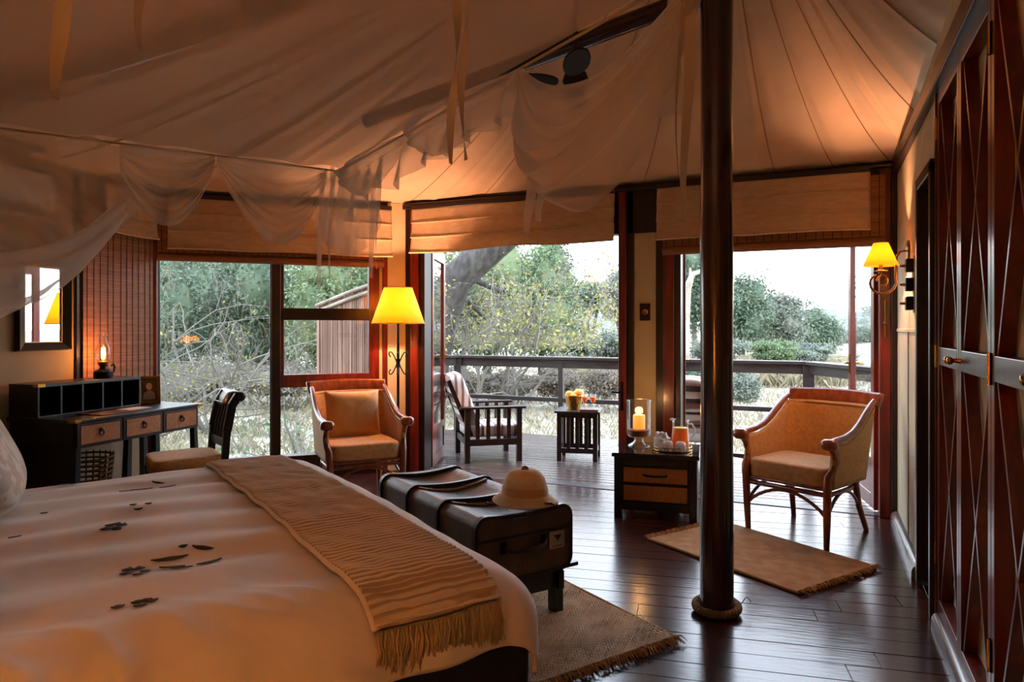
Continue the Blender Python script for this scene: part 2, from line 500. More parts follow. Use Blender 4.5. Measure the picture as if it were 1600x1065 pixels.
b = MB(); b.box(XR-0.035, XR+0.06, YB, 5.12, 2.245, 2.33); struct(b.build('trim_1', M_dark, bevel=0.006))

# dark doorway with its own leaf set deep in the frame
dr = struct_empty('door_4')
for y0, y1 in ((3.875, 3.925), (3.43, 3.475)):
    wall_box('door_frame', XR-0.03, XR+0.10, y0, y1, 0.0, 1.96, M_dark, dr)
wall_box('door_frame', XR-0.03, XR+0.10, 3.43, 3.925, 1.92, 1.975, M_dark, dr)
wall_box('door_leaf', XR+0.05, XR+0.085, 3.475, 3.875, 0.01, 1.92, M_black, dr)

def quarter_round(name, p0, p1, r, hgt, material):
    """baseboard with a rounded nose, along p0-p1, the wall on its right"""
    p0, p1 = Vector(p0), Vector(p1); d = (p1-p0).normalized(); nrm = Vector((-d.y, d.x, 0))
    prof = [(0, 0), (r, 0)] + [(r*math.cos(a)**0.8, hgt*0.35 + hgt*0.65*math.sin(a)) for a in [i*math.pi/12 for i in range(1, 7)]]
    m = MB(); k = len(prof)
    vs = [p0 + nrm*a + Vector((0, 0, b)) for a, b in prof] + [p1 + nrm*a + Vector((0, 0, b)) for a, b in prof]
    m.add(vs, [(i, (i+1) % k, (i+1) % k + k, i+k) for i in range(k)] + [tuple(range(k-1, -1, -1)), tuple(range(k, 2*k))])
    return struct(m.build(name, material, smooth=40))
M_base = mat('grey_baseboard_paint', '#6d625f', 0.25, col2='#5d5350', nscale=6, coat=0.3)
quarter_round('baseboard_right', (XR, 3.95, 0), (XR, 5.06, 0), 0.045, 0.075, M_base)

# wall with the two openings
wm = struct_empty('wall_middle')
def mullion(x0, x1, material, z1=2.3, y0=YM-0.02, y1=YM+0.10, name='post'):
    return wall_box(name, x0, x1, y0, y1, 0.0, z1, material, wm)
mullion(-3.33, -3.27, M_dark, y0=YM-0.03)
mullion(-3.27, -3.19, M_red, y0=YM-0.045)
mullion(-3.19, -3.14, M_dark)
mullion(-1.405, -1.345, M_red, y0=YM-0.05); mullion(-1.345, -1.295, M_dark, y0=YM-0.02)
mullion(-1.295, -1.125, M_wall, y0=YM+0.0, name='wall_panel')
mullion(-1.125, -1.065, M_dark, y0=YM-0.02); mullion(-1.065, -0.985, M_red, y0=YM-0.045); mullion(-0.985, -0.94, M_dark)
mullion(0.36, 0.425, M_red, y0=YM-0.06); mullion(0.425, XR+0.02, M_dark, y0=YM-0.09)
wall_box('header', -3.36, XR+0.08, YM-0.02, YM+0.10, 1.97, 2.42, M_dark, wm)
wall_box('header_strip', -3.33, XR, YM-0.075, YM-0.02, 2.285, 2.325, M_dark, wm)
wall_box('threshold', -3.27, 0.42, YM-0.02, YM+0.10, -0.02, 0.004, M_dark, wm)

# slanting window wall, built along its own axis: local x from the left corner to the right one, local y outwards
FV = (CORN - LC); FLEN = FV.length; FANG = math.atan2(FV.y, FV.x)
wf = struct_empty('wall_window', LC, FANG)
def fbox(name, x0, x1, y0, y1, z0, z1, material, bevel=0.004, parent=None):
    return MB().box(x0, x1, y0, y1, z0, z1).build(name, material, parent or wf, bevel=bevel, seg=1)
fbox('corner_post', -0.075, 0.028, -0.05, 0.08, 0.0, 2.3, M_red)
fbox('sill_rail', 0.02, 1.76, -0.03, 0.09, 0.0, 0.185, M_dark)
fbox('mullion_post', 0.868, 0.942, -0.035, 0.08, 0.18, 2.0, M_dark)
fbox('post', 1.755, 1.785, -0.01, 0.08, 0.0, 2.3, M_wall)
fbox('post', 1.785, 1.825, -0.03, 0.08, 0.0, 2.3, M_red)
fbox('corner_post', 1.825, 2.02, -0.035, 0.10, 0.0, 2.34, M_wall)
fbox('header', -0.09, 2.0, -0.01, 0.09, 1.86, 2.42, M_dark)
w1 = struct_empty('window_1', LC, FANG)
fbox('window_pane', 0.028, 0.868, 0.03, 0.036, 0.185, 1.9, M_glass, 0, w1)
fbox('window_bead', 0.028, 0.04, 0.0, 0.05, 0.185, 1.9, M_dark, 0.002, w1)
fbox('window_bead', 0.858, 0.868, 0.0, 0.05, 0.185, 1.9, M_rail, 0.002, w1)
w2 = struct_empty('window_2', LC, FANG)
fbox('sash_stile', 0.942, 0.968, -0.02, 0.05, 0.755, 1.9, M_red, 0.003, w2)
fbox('sash_stile', 1.665, 1.755, -0.03, 0.05, 0.185, 1.9, M_red, 0.003, w2)
fbox('sash_rail', 0.942, 1.72, -0.03, 0.05, 0.755, 0.86, M_red, 0.003, w2)
fbox('sash_rail', 0.942, 1.72, -0.03, 0.05, 1.315, 1.415, M_dark, 0.003, w2)
fbox('window_pane', 0.968, 1.665, 0.015, 0.02, 0.86, 1.315, M_glass, 0, w2)
fbox('window_pane', 0.968, 1.665, 0.015, 0.02, 1.415, 1.9, M_glass, 0, w2)
fbox('window_pane', 0.942, 1.665, 0.03, 0.036, 0.185, 0.755, M_glass, 0, w2)

# left wall (mirror, bamboo blind, desk stand against it), and the wall behind the camera
LANG = math.atan2(LDIR.y, LDIR.x)
wl = struct_empty('wall_left', LC, LANG)       # local x towards the camera, local y into the room? (checked: +y is into the room)
MB().box(-0.06, 5.7, -0.08, 0.0, 0.0, 2.55).build('wall_panel', M_wall_left, wl)
MB().box(-0.02, 0.03, 0.0, 0.03, 0.0, 2.30).build('post', M_dark, wl, bevel=0.004)
MB().box(0.66, 0.69, 0.0, 0.02, 0.0, 2.30).build('post', M_dark, wl, bevel=0.004)
wb_ = MB().box(LB.x-0.2, XR+0.7, YB-0.1, YB, 0.0, 2.8).build('wall_back', M_wall); struct(wb_)

# ------------------------------------------------------------------ tent ceiling: lining pulled up to a peak on the pole
POLE = Vector((-0.415, 3.15, 0)); APEX = Vector((POLE.x, POLE.y, 3.50))
ring3 = [Vector((XR+0.65, YB-0.05, 2.74)), Vector((XR+0.65, 3.2, 2.42)), Vector((XR+0.03, YM+0.0, EAVE)), Vector((CORN.x, CORN.y, EAVE+0.01)),
         Vector((LC.x, LC.y, EAVE)), Vector((LB.x, LB.y-0.05, EAVE+0.1))]
per = []
for i in range(len(ring3)):
    a, b_ = ring3[i], ring3[(i+1) % len(ring3)]
    k = max(2, int((b_-a).length / 0.035))
    for j in range(k): per.append(a.lerp(b_, j/k))
acc = [0.0]
for i in range(1, len(per)): acc.append(acc[-1] + (per[i]-per[i-1]).length)
rr = random.Random(8)
fold = [rr.random() for _ in range(400)]
def fold_at(s):
    v = noise.noise(Vector((s*2.1, 3.3, 0)))*0.6 + noise.noise(Vector((s*5.5, 7.7, 0)))*0.45
    x = s % 0.55
    return v*1.25 + max(0, 1 - abs(x-0.27)/0.05)*0.8 + 0.30*noise.noise(Vector((s*13, 1.7, 0)))
def roof_z(t): return (1-t)**1.45
def roof_point(i, t):
    e_ = per[i]
    x = APEX.x + (e_.x-APEX.x)*t; y = APEX.y + (e_.y-APEX.y)*t
    z = e_.z + (APEX.z-e_.z)*roof_z(t)
    z -= 0.042*math.sin(math.pi*min(1, t))**0.6 * fold_at(acc[i]) * min(1, t*1.6)
    return (x, y, z)
NT = 26; NP = len(per)
m = MB(); vs = []; fs = []
for j in range(NT+1):
    t = 0.03 + 0.97*j/NT
    for i in range(NP): vs.append(roof_point(i, t))
for j in range(NT):
    for i in range(NP):
        k = (i+1) % NP
        fs.append((j*NP+i, j*NP+k, (j+1)*NP+k, (j+1)*NP+i))
m.add(vs, fs)
ceil = struct(m.build('ceiling', M_canvas, smooth=180))
def roof_index(x, y):      # nearest perimeter sample
    return min(range(NP), key=lambda i: (per[i].x-x)**2 + (per[i].y-y)**2)
for sx, sy in ((0.46, 5.2), (0.62, 4.6), (0.12, 5.2), (-0.28, 5.2), (-0.72, 5.2), (-1.25, 5.2), (-1.9, 5.2), (-2.6, 5.2), (-3.35, 5.2), (-4.0, 4.55), (-4.76, 3.8), (-4.7, 2.9), (-4.55, 2.1), (-4.4, 1.2), (0.8, 3.9)):
    i = roof_index(sx, sy)
    pts = [Vector(roof_point(i, 0.1 + 0.9*k/16)) - Vector((0, 0, 0.003)) for k in range(17)]
    MB().tube(pts, 0.0032, 5).build('ceiling_seam', M_canvas_dark, ceil, smooth=60)
# rolled valance cord along the eave over the doors
m = MB()
m.tube([(XR-0.02, YM-0.09, 2.315), (-1.2, YM-0.09, 2.30), (CORN.x+0.05, YM-0.09, 2.315)], 0.016, 8)
struct(m.build('trim_2', M_dark, smooth=60))

# rafters
def rafter(x, y, t0, t1, w):
    i = roof_index(x, y)
    pts = [Vector(roof_point(i, t0 + (t1-t0)*k/12)) - Vector((0, 0, 0.05)) for k in range(13)]
    return MB().tube(pts, w, 8)
r_ = rafter(-4.52, 1.9, 0.05, 0.99, 0.045).build('roof_rafter', M_pole, smooth=60)
tag(r_, 'dark rafter pole under the tent lining at upper left, behind the net', 'rafter')
r_ = MB().tube([POLE + Vector((0, 0, 2.74)), (-1.45, 3.30, 2.62), (-2.5, 3.46, 2.50)], 0.045, 10).build('roof_beam', M_pole, smooth=60)
tag(r_, 'dark round brace beam leaving the tent pole towards the left', 'beam')

# centre pole with a rope coil at its foot
pl = thing('tent_pole', 'tall polished dark wooden pole standing on the floor in the room centre', 'pole', POLE)
prof = []
for k in range(30):
    z = 3.52*k/29
    prof.append((0.0715 - 0.004*z/3.5 + 0.0016*math.sin(z*5.1), z))
MB().lathe(prof, 28).build('shaft', M_pole, pl, smooth=50)
rp = thing('rope_coil', 'thick twisted rope coiled around the foot of the dark pole', 'rope', POLE)
m = MB()
for s in range(3):
    pts = []
    for k in range(180):
        q = 2*math.pi*k/180; tw = q*11 + s*2*math.pi/3
        rad = 0.090 + 0.0105*math.cos(tw)
        pts.append((rad*math.cos(q), rad*math.sin(q), 0.026 + 0.0105*math.sin(tw) + 0.006*math.sin(q)))
    m.tube(pts, 0.0088, 6, closed=True)
m.build('rope_ring', M_rope, rp, smooth=60)
MB().tube([(0.095, 0.03, 0.03), (0.115, 0.05, 0.06), (0.125, 0.03, 0.075), (0.14, 0.045, 0.05)], [0.002]*4, 5).build('frayed_end', M_rope, rp, smooth=60)

# ------------------------------------------------------------------ door leaves (open outwards)
def door_leaf(n, hinge, d2, w, handle=True, hand=1):
    d = Vector((d2[0], d2[1], 0)).normalized(); ang = math.atan2(d.y, d.x)
    e = struct_empty('door_%d' % n, hinge, ang)
    z0, z1 = 0.012, 1.97
    S = 0.075
    MB().box(0, S, -0.02, 0.02, z0, z1).build('door_stile', M_red, e, bevel=0.003, seg=1)
    MB().box(w-S, w, -0.02, 0.02, z0, z1).build('door_stile', M_red, e, bevel=0.003, seg=1)
    MB().box(S, w-S, -0.02, 0.02, z1-0.10, z1).build('door_rail', M_red, e, bevel=0.003, seg=1)
    MB().box(S, w-S, -0.02, 0.02, 0.30, 0.36).build('door_rail', M_red, e, bevel=0.003, seg=1)
    MB().box(S, w-S, -0.012, 0.012, 0.10, 0.30).build('door_panel', M_red, e, bevel=0.003, seg=1)
    MB().box(S, w-S, -0.02, 0.02, z0, 0.11).build('door_rail', M_red, e, bevel=0.003, seg=1)
    MB().box(S, w-S, -0.003, 0.003, 0.36, z1-0.10).build('door_pane', M_glass, e)
    if handle:
        m = MB()
        for s in (-1, 1):
            m.tube([(w-0.04, s*0.02, 0.98), (w-0.04, s*0.05, 0.98), (w-0.10, s*0.055, 0.98)], 0.008, 8)
        m.box(w-0.055, w-0.025, -0.024, 0.024, 0.90, 1.05)
        m.build('door_handle', M_brass, e, smooth=40)
    return e
door_leaf(1, (-3.15, YM+0.10, 0), (-0.35, 0.94), 0.70)
door_leaf(2, (-1.40, YM+0.10, 0), (-0.20, 0.98), 0.70)
door_leaf(3, (-0.945, YM+0.10, 0), (-0.185, 0.98), 0.62)
door_leaf(5, (0.355, YM+0.10, 0), (-0.19, 0.98), 0.70)

# ------------------------------------------------------------------ blinds and roman shades
def bamboo_blind(name, label, loc, ang, w, z0, z1, roll=True):
    e = thing(name, label, 'blind', loc, ang)
    m = MB(); rnd = random.Random(int(w*1000))
    z = z0 + 0.01
    while z < z1:
        hh = 0.0085
        m.box(0, w, -0.002 - rnd.uniform(0, 0.0015), 0.002, z, z+hh+0.0004)
        z += hh
    tag(m.build('bamboo_slats', M_bamboo, e), kind='stuff')
    k = max(3, int(w/0.055)); m = MB()
    for i in range(k):
        x = w*(i+0.5)/k + rnd.uniform(-0.006, 0.006)
        m.box(x-0.0022, x+0.0022, -0.0055, -0.0038, z0, z1)
    tag(m.build('blind_strings', M_string, e), kind='stuff')
    if roll:
        m = MB(); m.lathe([(0.034, 0), (0.034, w)], 16, T(0, 0.01, z0+0.03) @ Ry(math.pi/2))
        m.build('bottom_roll', M_bamboo, e, smooth=50)
    return e
def roman_shade(name, label, loc, ang, w, z0, z1, seed, folds=3, skew=0.0):
    e = thing(name, label, 'shade', loc, ang)
    H_ = z1 - z0
    def fn(u, v):
        x = u*w; z = z1 - v*H_
        vv = v*folds; fr = vv - math.floor(vv) if v < 1 else 1.0
        bulge = 0.018*v + 0.022*(fr**2)*(0.4+0.6*v)
        w1 = noise.noise(Vector((x*4+seed, v*1.2, 0)))*0.018*(0.3+v)
        w2 = noise.noise(Vector((x*14+seed, v*2.0, 5)))*0.006
        zz = z + (noise.noise(Vector((x*1.6+seed, 9, 0)))*0.022 + skew*(u-0.5))*v
        return (x, -0.02 - bulge - w1 - w2, zz)
    MB().grid(fn, 70, 36).build('shade_cloth', M_shade_cloth, e, smooth=180, solid=0.004)
    def fnh(u, v):
        p = fn(u, 1.0); a = 2*math.pi*v
        return (p[0], p[1] + 0.012*math.cos(a), p[2] + 0.008*math.sin(a))
    MB().grid(fnh, 70, 8).build('shade_hem', M_shade_cloth, e, smooth=180)
    for k in (1, 2):
        pts = [Vector(fn(i/40, k/folds - 0.012)) - Vector((0, 0.006, 0)) for i in range(41)]
        MB().tube(pts, 0.0035, 5).build('shade_tuck', M_shade_cloth, e, smooth=60)
    MB().box(0, w, -0.03, 0.0, z1-0.005, z1+0.03).build('head_rail', M_dark, e, bevel=0.003, seg=1)
    return e
def facet_pt(t, out, z=0): 
    u = FV.normalized(); nrm = Vector((u.y, -u.x, 0))
    return LC + u*t + nrm*out + Vector((0, 0, z))
bamboo_blind('bamboo_blind', 'bamboo roll blind rolled up over the left slanting window', facet_pt(0.03, 0.05), FANG, 1.76, 1.775, 2.27)
roman_shade('roman_shade', 'cream roman shade raised above the left slanting window', facet_pt(0.11, 0.07), FANG, 1.74, 1.865, 2.27, 1.0)
roman_shade('roman_shade', 'long cream roman shade raised over the wide open doorway', (-3.22, YM-0.075, 0), 0, 1.80, 1.905, 2.275, 4.0, skew=0.02)
bamboo_blind('bamboo_blind', 'bamboo roll blind over the doorway behind the right armchair', (-1.06, YM-0.085, 0), 0, 1.45, 1.79, 2.25)
roman_shade('roman_shade', 'cream roman shade over the right doorway beside the dark pole', (-1.09, YM-0.115, 0), 0, 1.39, 1.895, 2.275, 7.0)
# blind on the left wall (hangs full length behind the desk)
lw0 = LC + LDIR*0.655 + Vector((-LDIR.y, LDIR.x, 0))*0.035
bamboo_blind('bamboo_blind', 'full-length bamboo blind hanging on the wall behind the oil lamp', lw0, LANG+math.pi, 0.61, 0.62, 2.12, roll=False)
lw1 = LC + LDIR*0.52 + Vector((-LDIR.y, LDIR.x, 0))*0.06
roman_shade('roman_shade', 'small cream roman shade topping the full-length bamboo blind', lw1, LANG+math.pi, 0.45, 1.94, 2.28, 11.0)

# ------------------------------------------------------------------ mosquito net over the bed
E1 = Vector((-0.84, 0.545, 0)).normalized(); E2 = Vector((-E1.y, E1.x, 0))     # across the bed / from foot to head
if E2.y > 0: E2 = -E2
ZN = 2.02
NA = Vector((-2.16, 2.76, ZN)); NB = NA - E1*2.32; NC = NA + E2*2.25; ND = NB + E2*2.25
net = thing('mosquito_net', 'sheer white mosquito net hung on a frame above the bed', 'mosquito net', (NA+NB+NC+ND)*0.25 - Vector((0, 0, 0)))
NO = net.location.copy()
def netbuild(mb, name, material, **k):
    mb.v = [tuple(Vector(p) - NO) for p in mb.v]
    return mb.build(name, material, net, **k)
for a, b_ in ((NA, NB), (NB, ND), (ND, NC), (NC, NA)):
    netbuild(MB().tube([a, b_], 0.0045, 8), 'frame_rod', M_ribbon, smooth=60)
def top(u, v):
    p = NA.lerp(NB, u).lerp(NC.lerp(ND, u), v)
    s = math.sin(math.pi*u)*math.sin(math.pi*v)
    return p + Vector((0, 0, 0.015 - 0.035*s + 0.012*math.sin(v*46 + 2.5*noise.noise(Vector((u*1.5, v*4, 3))))*(0.5+0.5*noise.noise(Vector((v*9, 5, u)))) + 0.004*noise.noise(Vector((u*9, v*3, 0)))))
netbuild(MB().grid(top, 40, 140), 'net_roof', M_nettop, smooth=180)
def swag(P0, P1, top_sag, bot_sag, out, name='net_swag', end0=0.05, end1=0.05, nu=44, nv=26, seed=0.0, fl=0.014, power=1.0, band=3.0):
    P0, P1 = Vector(P0), Vector(P1)
    d = (P1-P0); hd = Vector((d.x, d.y, 0)).normalized(); o = Vector((hd.y, -hd.x, 0))*out
    def fn(u, v):
        k = 4*u*(1-u)
        k = k**power
        sag = (top_sag + (bot_sag-top_sag)*v)*k
        ends = v*(end0*(1-u) + end1*u)
        bul = (0.05 + 0.10*math.sin(math.pi*v))*k
        f = fl*math.sin(v*band*2*math.pi + 3*noise.noise(Vector((u*2.2+seed, v*1.5, 0)))) * (0.35+k*0.65)
        f2 = 0.02*noise.noise(Vector((u*3.5+seed, v*7, 2)))
        return P0.lerp(P1, u) + o*(bul + f + f2) - Vector((0, 0, sag + ends + f2*0.6))
    return netbuild(MB().grid(fn, nu, nv), name, M_net, smooth=180)
def ruffle(P0, P1, h0, h1, out, seed, n=120):
    P0, P1 = Vector(P0), Vector(P1)
    d = (P1-P0); L_ = d.length; hd = Vector((d.x, d.y, 0)).normalized(); o = Vector((hd.y, -hd.x, 0))*out
    def fn(u, v):
        hgt = (h0 + (h1-h0)*u) * (0.85 + 0.28*noise.noise(Vector((u*5+seed, 0, 0))) + 0.14*abs(math.sin(u*L_*7)))
        w = 0.026*math.sin(u*L_*34 + 4*noise.noise(Vector((u*4+seed, 2, 0))))*(0.3+v) + 0.03*v
        return P0.lerp(P1, u) + o*w - Vector((0, 0, hgt*v)) + hd*0.01*math.sin(u*50)*v
    return netbuild(MB().grid(fn, n, 10), 'net_ruffle', M_net, smooth=180)
OUT = -1.0
F = lambda t: NA.lerp(NB, t)           # along the foot edge
G = lambda s: NA + E2*s                # along the far side edge
# foot edge: ruffled band, then the one deep swag
ruffle(F(0.02), F(0.70), 0.25, 0.15, -OUT, 3.0)
swag(F(0.05), F(0.36), 0.02, 0.15, -OUT, seed=2.0)
swag(F(0.36), F(0.69), 0.01, 0.12, -OUT, seed=5.0)
swag(F(0.69), F(1.0), 0.25, 0.42, -OUT, seed=9.0, end0=0.10, end1=0.02, nu=70, nv=44, fl=0.020, band=4.0, power=0.9)
swag(F(0.695), F(0.99), 0.14, 0.32, -OUT*0.6, seed=14.0, end0=0.05, end1=0.02, nu=60, nv=34, fl=0.016, band=3.0)
# hanging folds at the end of the deep swag
def tail(P, w, drop, dirv, seed, name='net_tail'):
    P = Vector(P); dirv = Vector(dirv).normalized(); o = Vector((-dirv.y, dirv.x, 0))
    def fn(u, v):
        ww = w*(0.5+0.5*v)
        return P + dirv*(u-0.5)*ww + o*0.02*math.sin(u*11+seed+v*2)*(0.4+v) - Vector((0, 0, drop*v*(0.92+0.08*math.sin(u*7+seed))))
    return netbuild(MB().grid(fn, 30, 14), name, M_net, smooth=180)
tail(F(0.955), 0.04, 0.30, E1, 1.0)
# gathered pouch at the far foot corner
def pouch(P, w, drop, seed):
    P = Vector(P)
    def fn(u, v):
        x = (u-0.5)*w*(0.75+0.35*v)
        dd = drop*(math.sin(math.pi*(0.08+0.84*u))**0.35)
        bl = 0.06*math.sin(math.pi*v)*math.sin(math.pi*u)
        return P + CR*x - CF*(bl + 0.014*math.sin(u*26+seed+3*v)*(1-0.4*v)) - Vector((0, 0, dd*v))
    return netbuild(MB().grid(fn, 60, 24), 'net_pouch', M_net, smooth=180)
pouch(NA + CR*0.05 - CF*0.03, 0.30, 0.42, 0.0); pouch(NA + CR*0.04 + CF*0.04, 0.26, 0.38, 2.0)
# far side edge: two swags, the gathered corner and the curtain pulled to the head of the bed
swag(G(0.06), G(0.56), 0.10, 0.33, OUT, seed=21.0, end0=0.06, end1=0.05, power=1.0, fl=0.02, band=4.0)
swag(G(0.06), G(0.56), 0.0, 0.18, OUT*0.6, seed=23.0, end0=0.03, end1=0.03, power=1.0, fl=0.006, band=2.0)
swag(G(0.57), G(0.94), 0.06, 0.24, OUT, seed=27.0, end0=0.05, end1=0.14, fl=0.02, band=4.0)
swag(G(0.57), G(0.94), 0.0, 0.12, OUT*0.6, seed=29.0, end0=0.03, end1=0.10, fl=0.006, band=2.0)
def curtain(u, v):
    tp = G(0.82 + 1.43*u)
    bt = at(215 - 330*u, 338 + 150*u, 3.0 - 0.95*u)
    f = 0.05*math.sin(u*30 + 5*v + 2*noise.noise(Vector((u*4, v*2, 1))))*(0.4+0.6*v)
    s = 0.10*math.sin(math.pi*v)
    p = tp.lerp(bt, v)
    return p + (E1*f) - Vector((0, 0, s*0.5)) + Vector((0, 0, 0.01*math.sin(u*50)))
netbuild(MB().grid(curtain, 90, 30), 'net_curtain', M_net, smooth=180)
def bunch(u, v):
    a = at(200, 318, 2.95); b2 = at(-70, 452, 2.1)
    c = a.lerp(b2, u); r = 0.04 + 0.05*u
    q = 2*math.pi*v
    rad = r*(1 + 0.28*math.sin(5*q + u*9))
    return c + E1*rad*math.cos(q) + Vector((0, 0, 1))*rad*1.15*math.sin(q) - Vector((0, 0, 0.10*math.sin(math.pi*u)))
netbuild(MB().grid(bunch, 40, 36), 'net_curtain', M_net, smooth=180)
# cotton tie tapes
M_tape = net_mat('sheer_tape', '#e2d8cc', 0.55)
def tape(P, drop, w, turn, seed, material):
    P = Vector(P)
    def fn(u, v):
        a = seed + turn*v
        dx = Vector((math.cos(a), math.sin(a), 0))
        return P + dx*(u-0.5)*w*(1 + 0.25*math.sin(v*4+seed)) - Vector((0, 0, drop*v)) + CR*0.008*math.sin(v*5+seed)
    return netbuild(MB().grid(fn, 3, 24), 'net_tape', material, smooth=180)
def tape_px(px, ytop_z, yend, d, w, turn, seed):
    a = at(px, yend, d)
    tape((a.x, a.y, ytop_z), ytop_z - a.z, w, turn, seed, M_tape if d > 1.9 else M_ribbon)
tape_px(709, ZN, 256, 1.55, 0.019, 4.4, 0.3); tape_px(726, ZN, 250, 1.62, 0.021, 4.0, 1.7)
tape_px(92, ZN, 155, 1.45, 0.026, 1.6, 0.2); tape_px(221, ZN, 76, 1.40, 0.020, 0.8, 1.0)
tape_px(827, 1.72, 364, 1.98, 0.024, 0.8, 0.1); tape_px(845, 1.70, 346, 1.96, 0.022, 0.5, 0.4)
tape_px(1073, ZN, 346, 1.47, 0.020, 0.9, 0.2); tape_px(1062, ZN, 278, 1.45, 0.014, 0.6, 1.0)
tape_px(501, ZN, 452, 3.35, 0.022, 0.6, 0.3); tape_px(517, ZN, 440, 3.30, 0.016, 0.8, 0.8)
tape_px(582, 1.98, 434, 3.25, 0.024, 1.0, 0.2); tape_px(590, 1.98, 420, 3.2, 0.018, 1.6, 0.8)

# ------------------------------------------------------------------ the bed
BF = Vector((-0.605, 1.545, 0))                 # near foot corner
BW, BL = 1.86, 2.05
BANGLE = math.atan2(E1.y, E1.x)               # local x = across the bed (E1); local y = E2 (towards the head)
bed = thing('bed', 'wide bed with black wooden base under white linen', 'bed', BF, BANGLE)
ZB = 0.655
def bedw(p): return BF + E1*p[0] + E2*p[1] + Vector((0, 0, p[2]))
for nm, bx in (('base_rail', (0.03, BW-0.03, 0.02, 0.06, 0.06, 0.50)), ('base_rail', (0.02, 0.06, 0.03, BL, 0.06, 0.50)), ('base_rail', (BW-0.06, BW-0.02, 0.03, BL, 0.06, 0.50)), ('base_rail', (0.03, BW-0.03, BL-0.04, BL, 0.06, 0.50)),
               ('leg', (0.02, 0.10, 0.02, 0.10, 0, 0.3)), ('leg', (BW-0.10, BW-0.02, 0.02, 0.10, 0, 0.3)), ('leg', (0.02, 0.10, BL-0.1, BL-0.02, 0, 0.3)), ('leg', (BW-0.10, BW-0.02, BL-0.1, BL-0.02, 0, 0.3))):
    MB().box(*bx).build(nm, M_black, bed, bevel=0.006)
MB().box(0.05, BW-0.05, 0.05, BL-0.05, 0.38, 0.60).build('mattress', M_white, bed, bevel=0.05, seg=3)
MB().box(-0.02, BW+0.02, BL, BL+0.05, 0.05, 1.15).build('headboard', M_black, bed, bevel=0.01)

RADB = 0.13
def drop1(d, lift):
    """cloth distance d past the start of the rounded edge -> (outward, down); lift: how far above the duvet's own face"""
    a = d / RADB; R = RADB + lift
    if a < math.pi/2: return R*math.sin(a), R*(1-math.cos(a))
    return R + 0.05*(d - RADB*math.pi/2), R + (d - RADB*math.pi/2)
def duvet_surf(x, y, lift=0.0, wk=1.0):
    """cloth coordinates (x across, y along, both may run past the edges) -> bed-local point"""
    x0, x1, y0 = RADB-0.02, BW-RADB+0.02, RADB-0.02
    ox = x0-x if x < x0 else (x-x1 if x > x1 else 0.0); sx = -1 if x < x0 else 1
    oy = y0-y if y < y0 else 0.0
    d = math.hypot(ox, oy)
    top = ZB + lift
    cx, cy = min(max(x, x0), x1), max(y, y0)
    wr = 0.0055*math.cos(x*2*math.pi/0.235 + 1.1 + 1.4*noise.noise(Vector((y*1.1, x*0.6, 3)))) + 0.013*noise.noise(Vector((x*3.0, y*1.3, 0))) + 0.006*noise.noise(Vector((x*9, y*4, 7)))
    nf = min(1.0, max(0.0, (0.50-x)/0.42)); sd = (y*0.85 - x*0.75)*7.0 + 0.7*noise.noise(Vector((x*3, y*3, 9)))
    wr += 0.011*nf*nf*(max(0.0, 1.0 - 2.6*abs(noise.noise(Vector((sd, x*0.8, 4.0))))) - 0.35)
    fe = min(1.0, max(0.0, (y-0.05)/0.5)); wr *= wk*(0.25 + 0.75*fe*fe*(3-2*fe))
    top += 0.018*math.sin(math.pi*min(1, max(0, x/BW)))
    if d <= 0: return Vector((x, y, top + wr))
    out, dn = drop1(d, lift)
    dirx, diry = sx*ox/d, -oy/d
    k = min(1.0, dn/0.12)
    # drape folds on the falling part: diagonal creases
    s = (y - 1.2*x) if ox > oy else (x + y)
    fo = k*(0.012*math.sin((y*1.0 + x*0.3)*26 + dn*14) + 0.016*noise.noise(Vector((y*6, x*6, dn*5))))
    out += fo
    return Vector((cx + dirx*out, cy + diry*out, top + wr*(1-k) - dn))
dv = thing('duvet', 'white duvet with embroidered green leaves spread over the bed', 'duvet', BF, BANGLE)
DS, DF_ = 0.10, 0.125
def dfn(u, v):
    x = -DS + (BW + 2*DS)*u; y = -DF_ + (BL - 0.15 + DF_)*v
    return duvet_surf(x, y, 0.0)
MB().grid(dfn, 190, 170).build('duvet_cloth', M_white, dv, smooth=180, solid=0.012)

# embroidered motifs (pixel of the motif's middle, leaf list: offset across/along in metres, length, angle, fat)
def bed_from_px(px, py):
    z = ZB + 0.015
    w = onz(px, py, z) - BF
    return w.dot(E1), w.dot(E2)
def leaf(px, py, ln, wd, ang):
    x, y = bed_from_px(px, py)
    n_ = 7; vs = []; 
    for k in range(n_):
        t = k/(n_-1); w_ = wd*math.sin(math.pi*t)**0.7*0.5 + 0.0006; bend = 0.05*ln*math.sin(math.pi*t)
        for s in (-1, 0, 1):
            lx, ly = (t-0.5)*ln, s*w_ + bend
            rx, ry = rot2((lx, ly), ang)
            p = duvet_surf(x+rx, y+ry, 0.0)
            vs.append(p + Vector((0, 0, 0.0095 + (0.003 if s == 0 else 0))))
    fs = []
    for k in range(n_-1):
        for s in (0, 1): fs.append((k*3+s, k*3+s+1, k*3+s+4, k*3+s+3))
    m = MB(); m.add(vs, fs); m.build('embroidered_leaf', M_leafstitch, dv, smooth=180)
rnd = random.Random(5)
for px, py in ((172, 832), (181, 830), (190, 832), (165, 838), (181, 837)): leaf(px, py, 0.027, 0.032, rnd.uniform(0, 3))
for px, py in ((200, 889), (217, 887), (227, 891), (196, 895), (215, 898)): leaf(px, py, 0.023, 0.030, rnd.uniform(0, 3))
for px, py in ((215, 938), (227, 936), (237, 937), (184, 945), (219, 945)): leaf(px, py, 0.026, 0.026, 1.6)
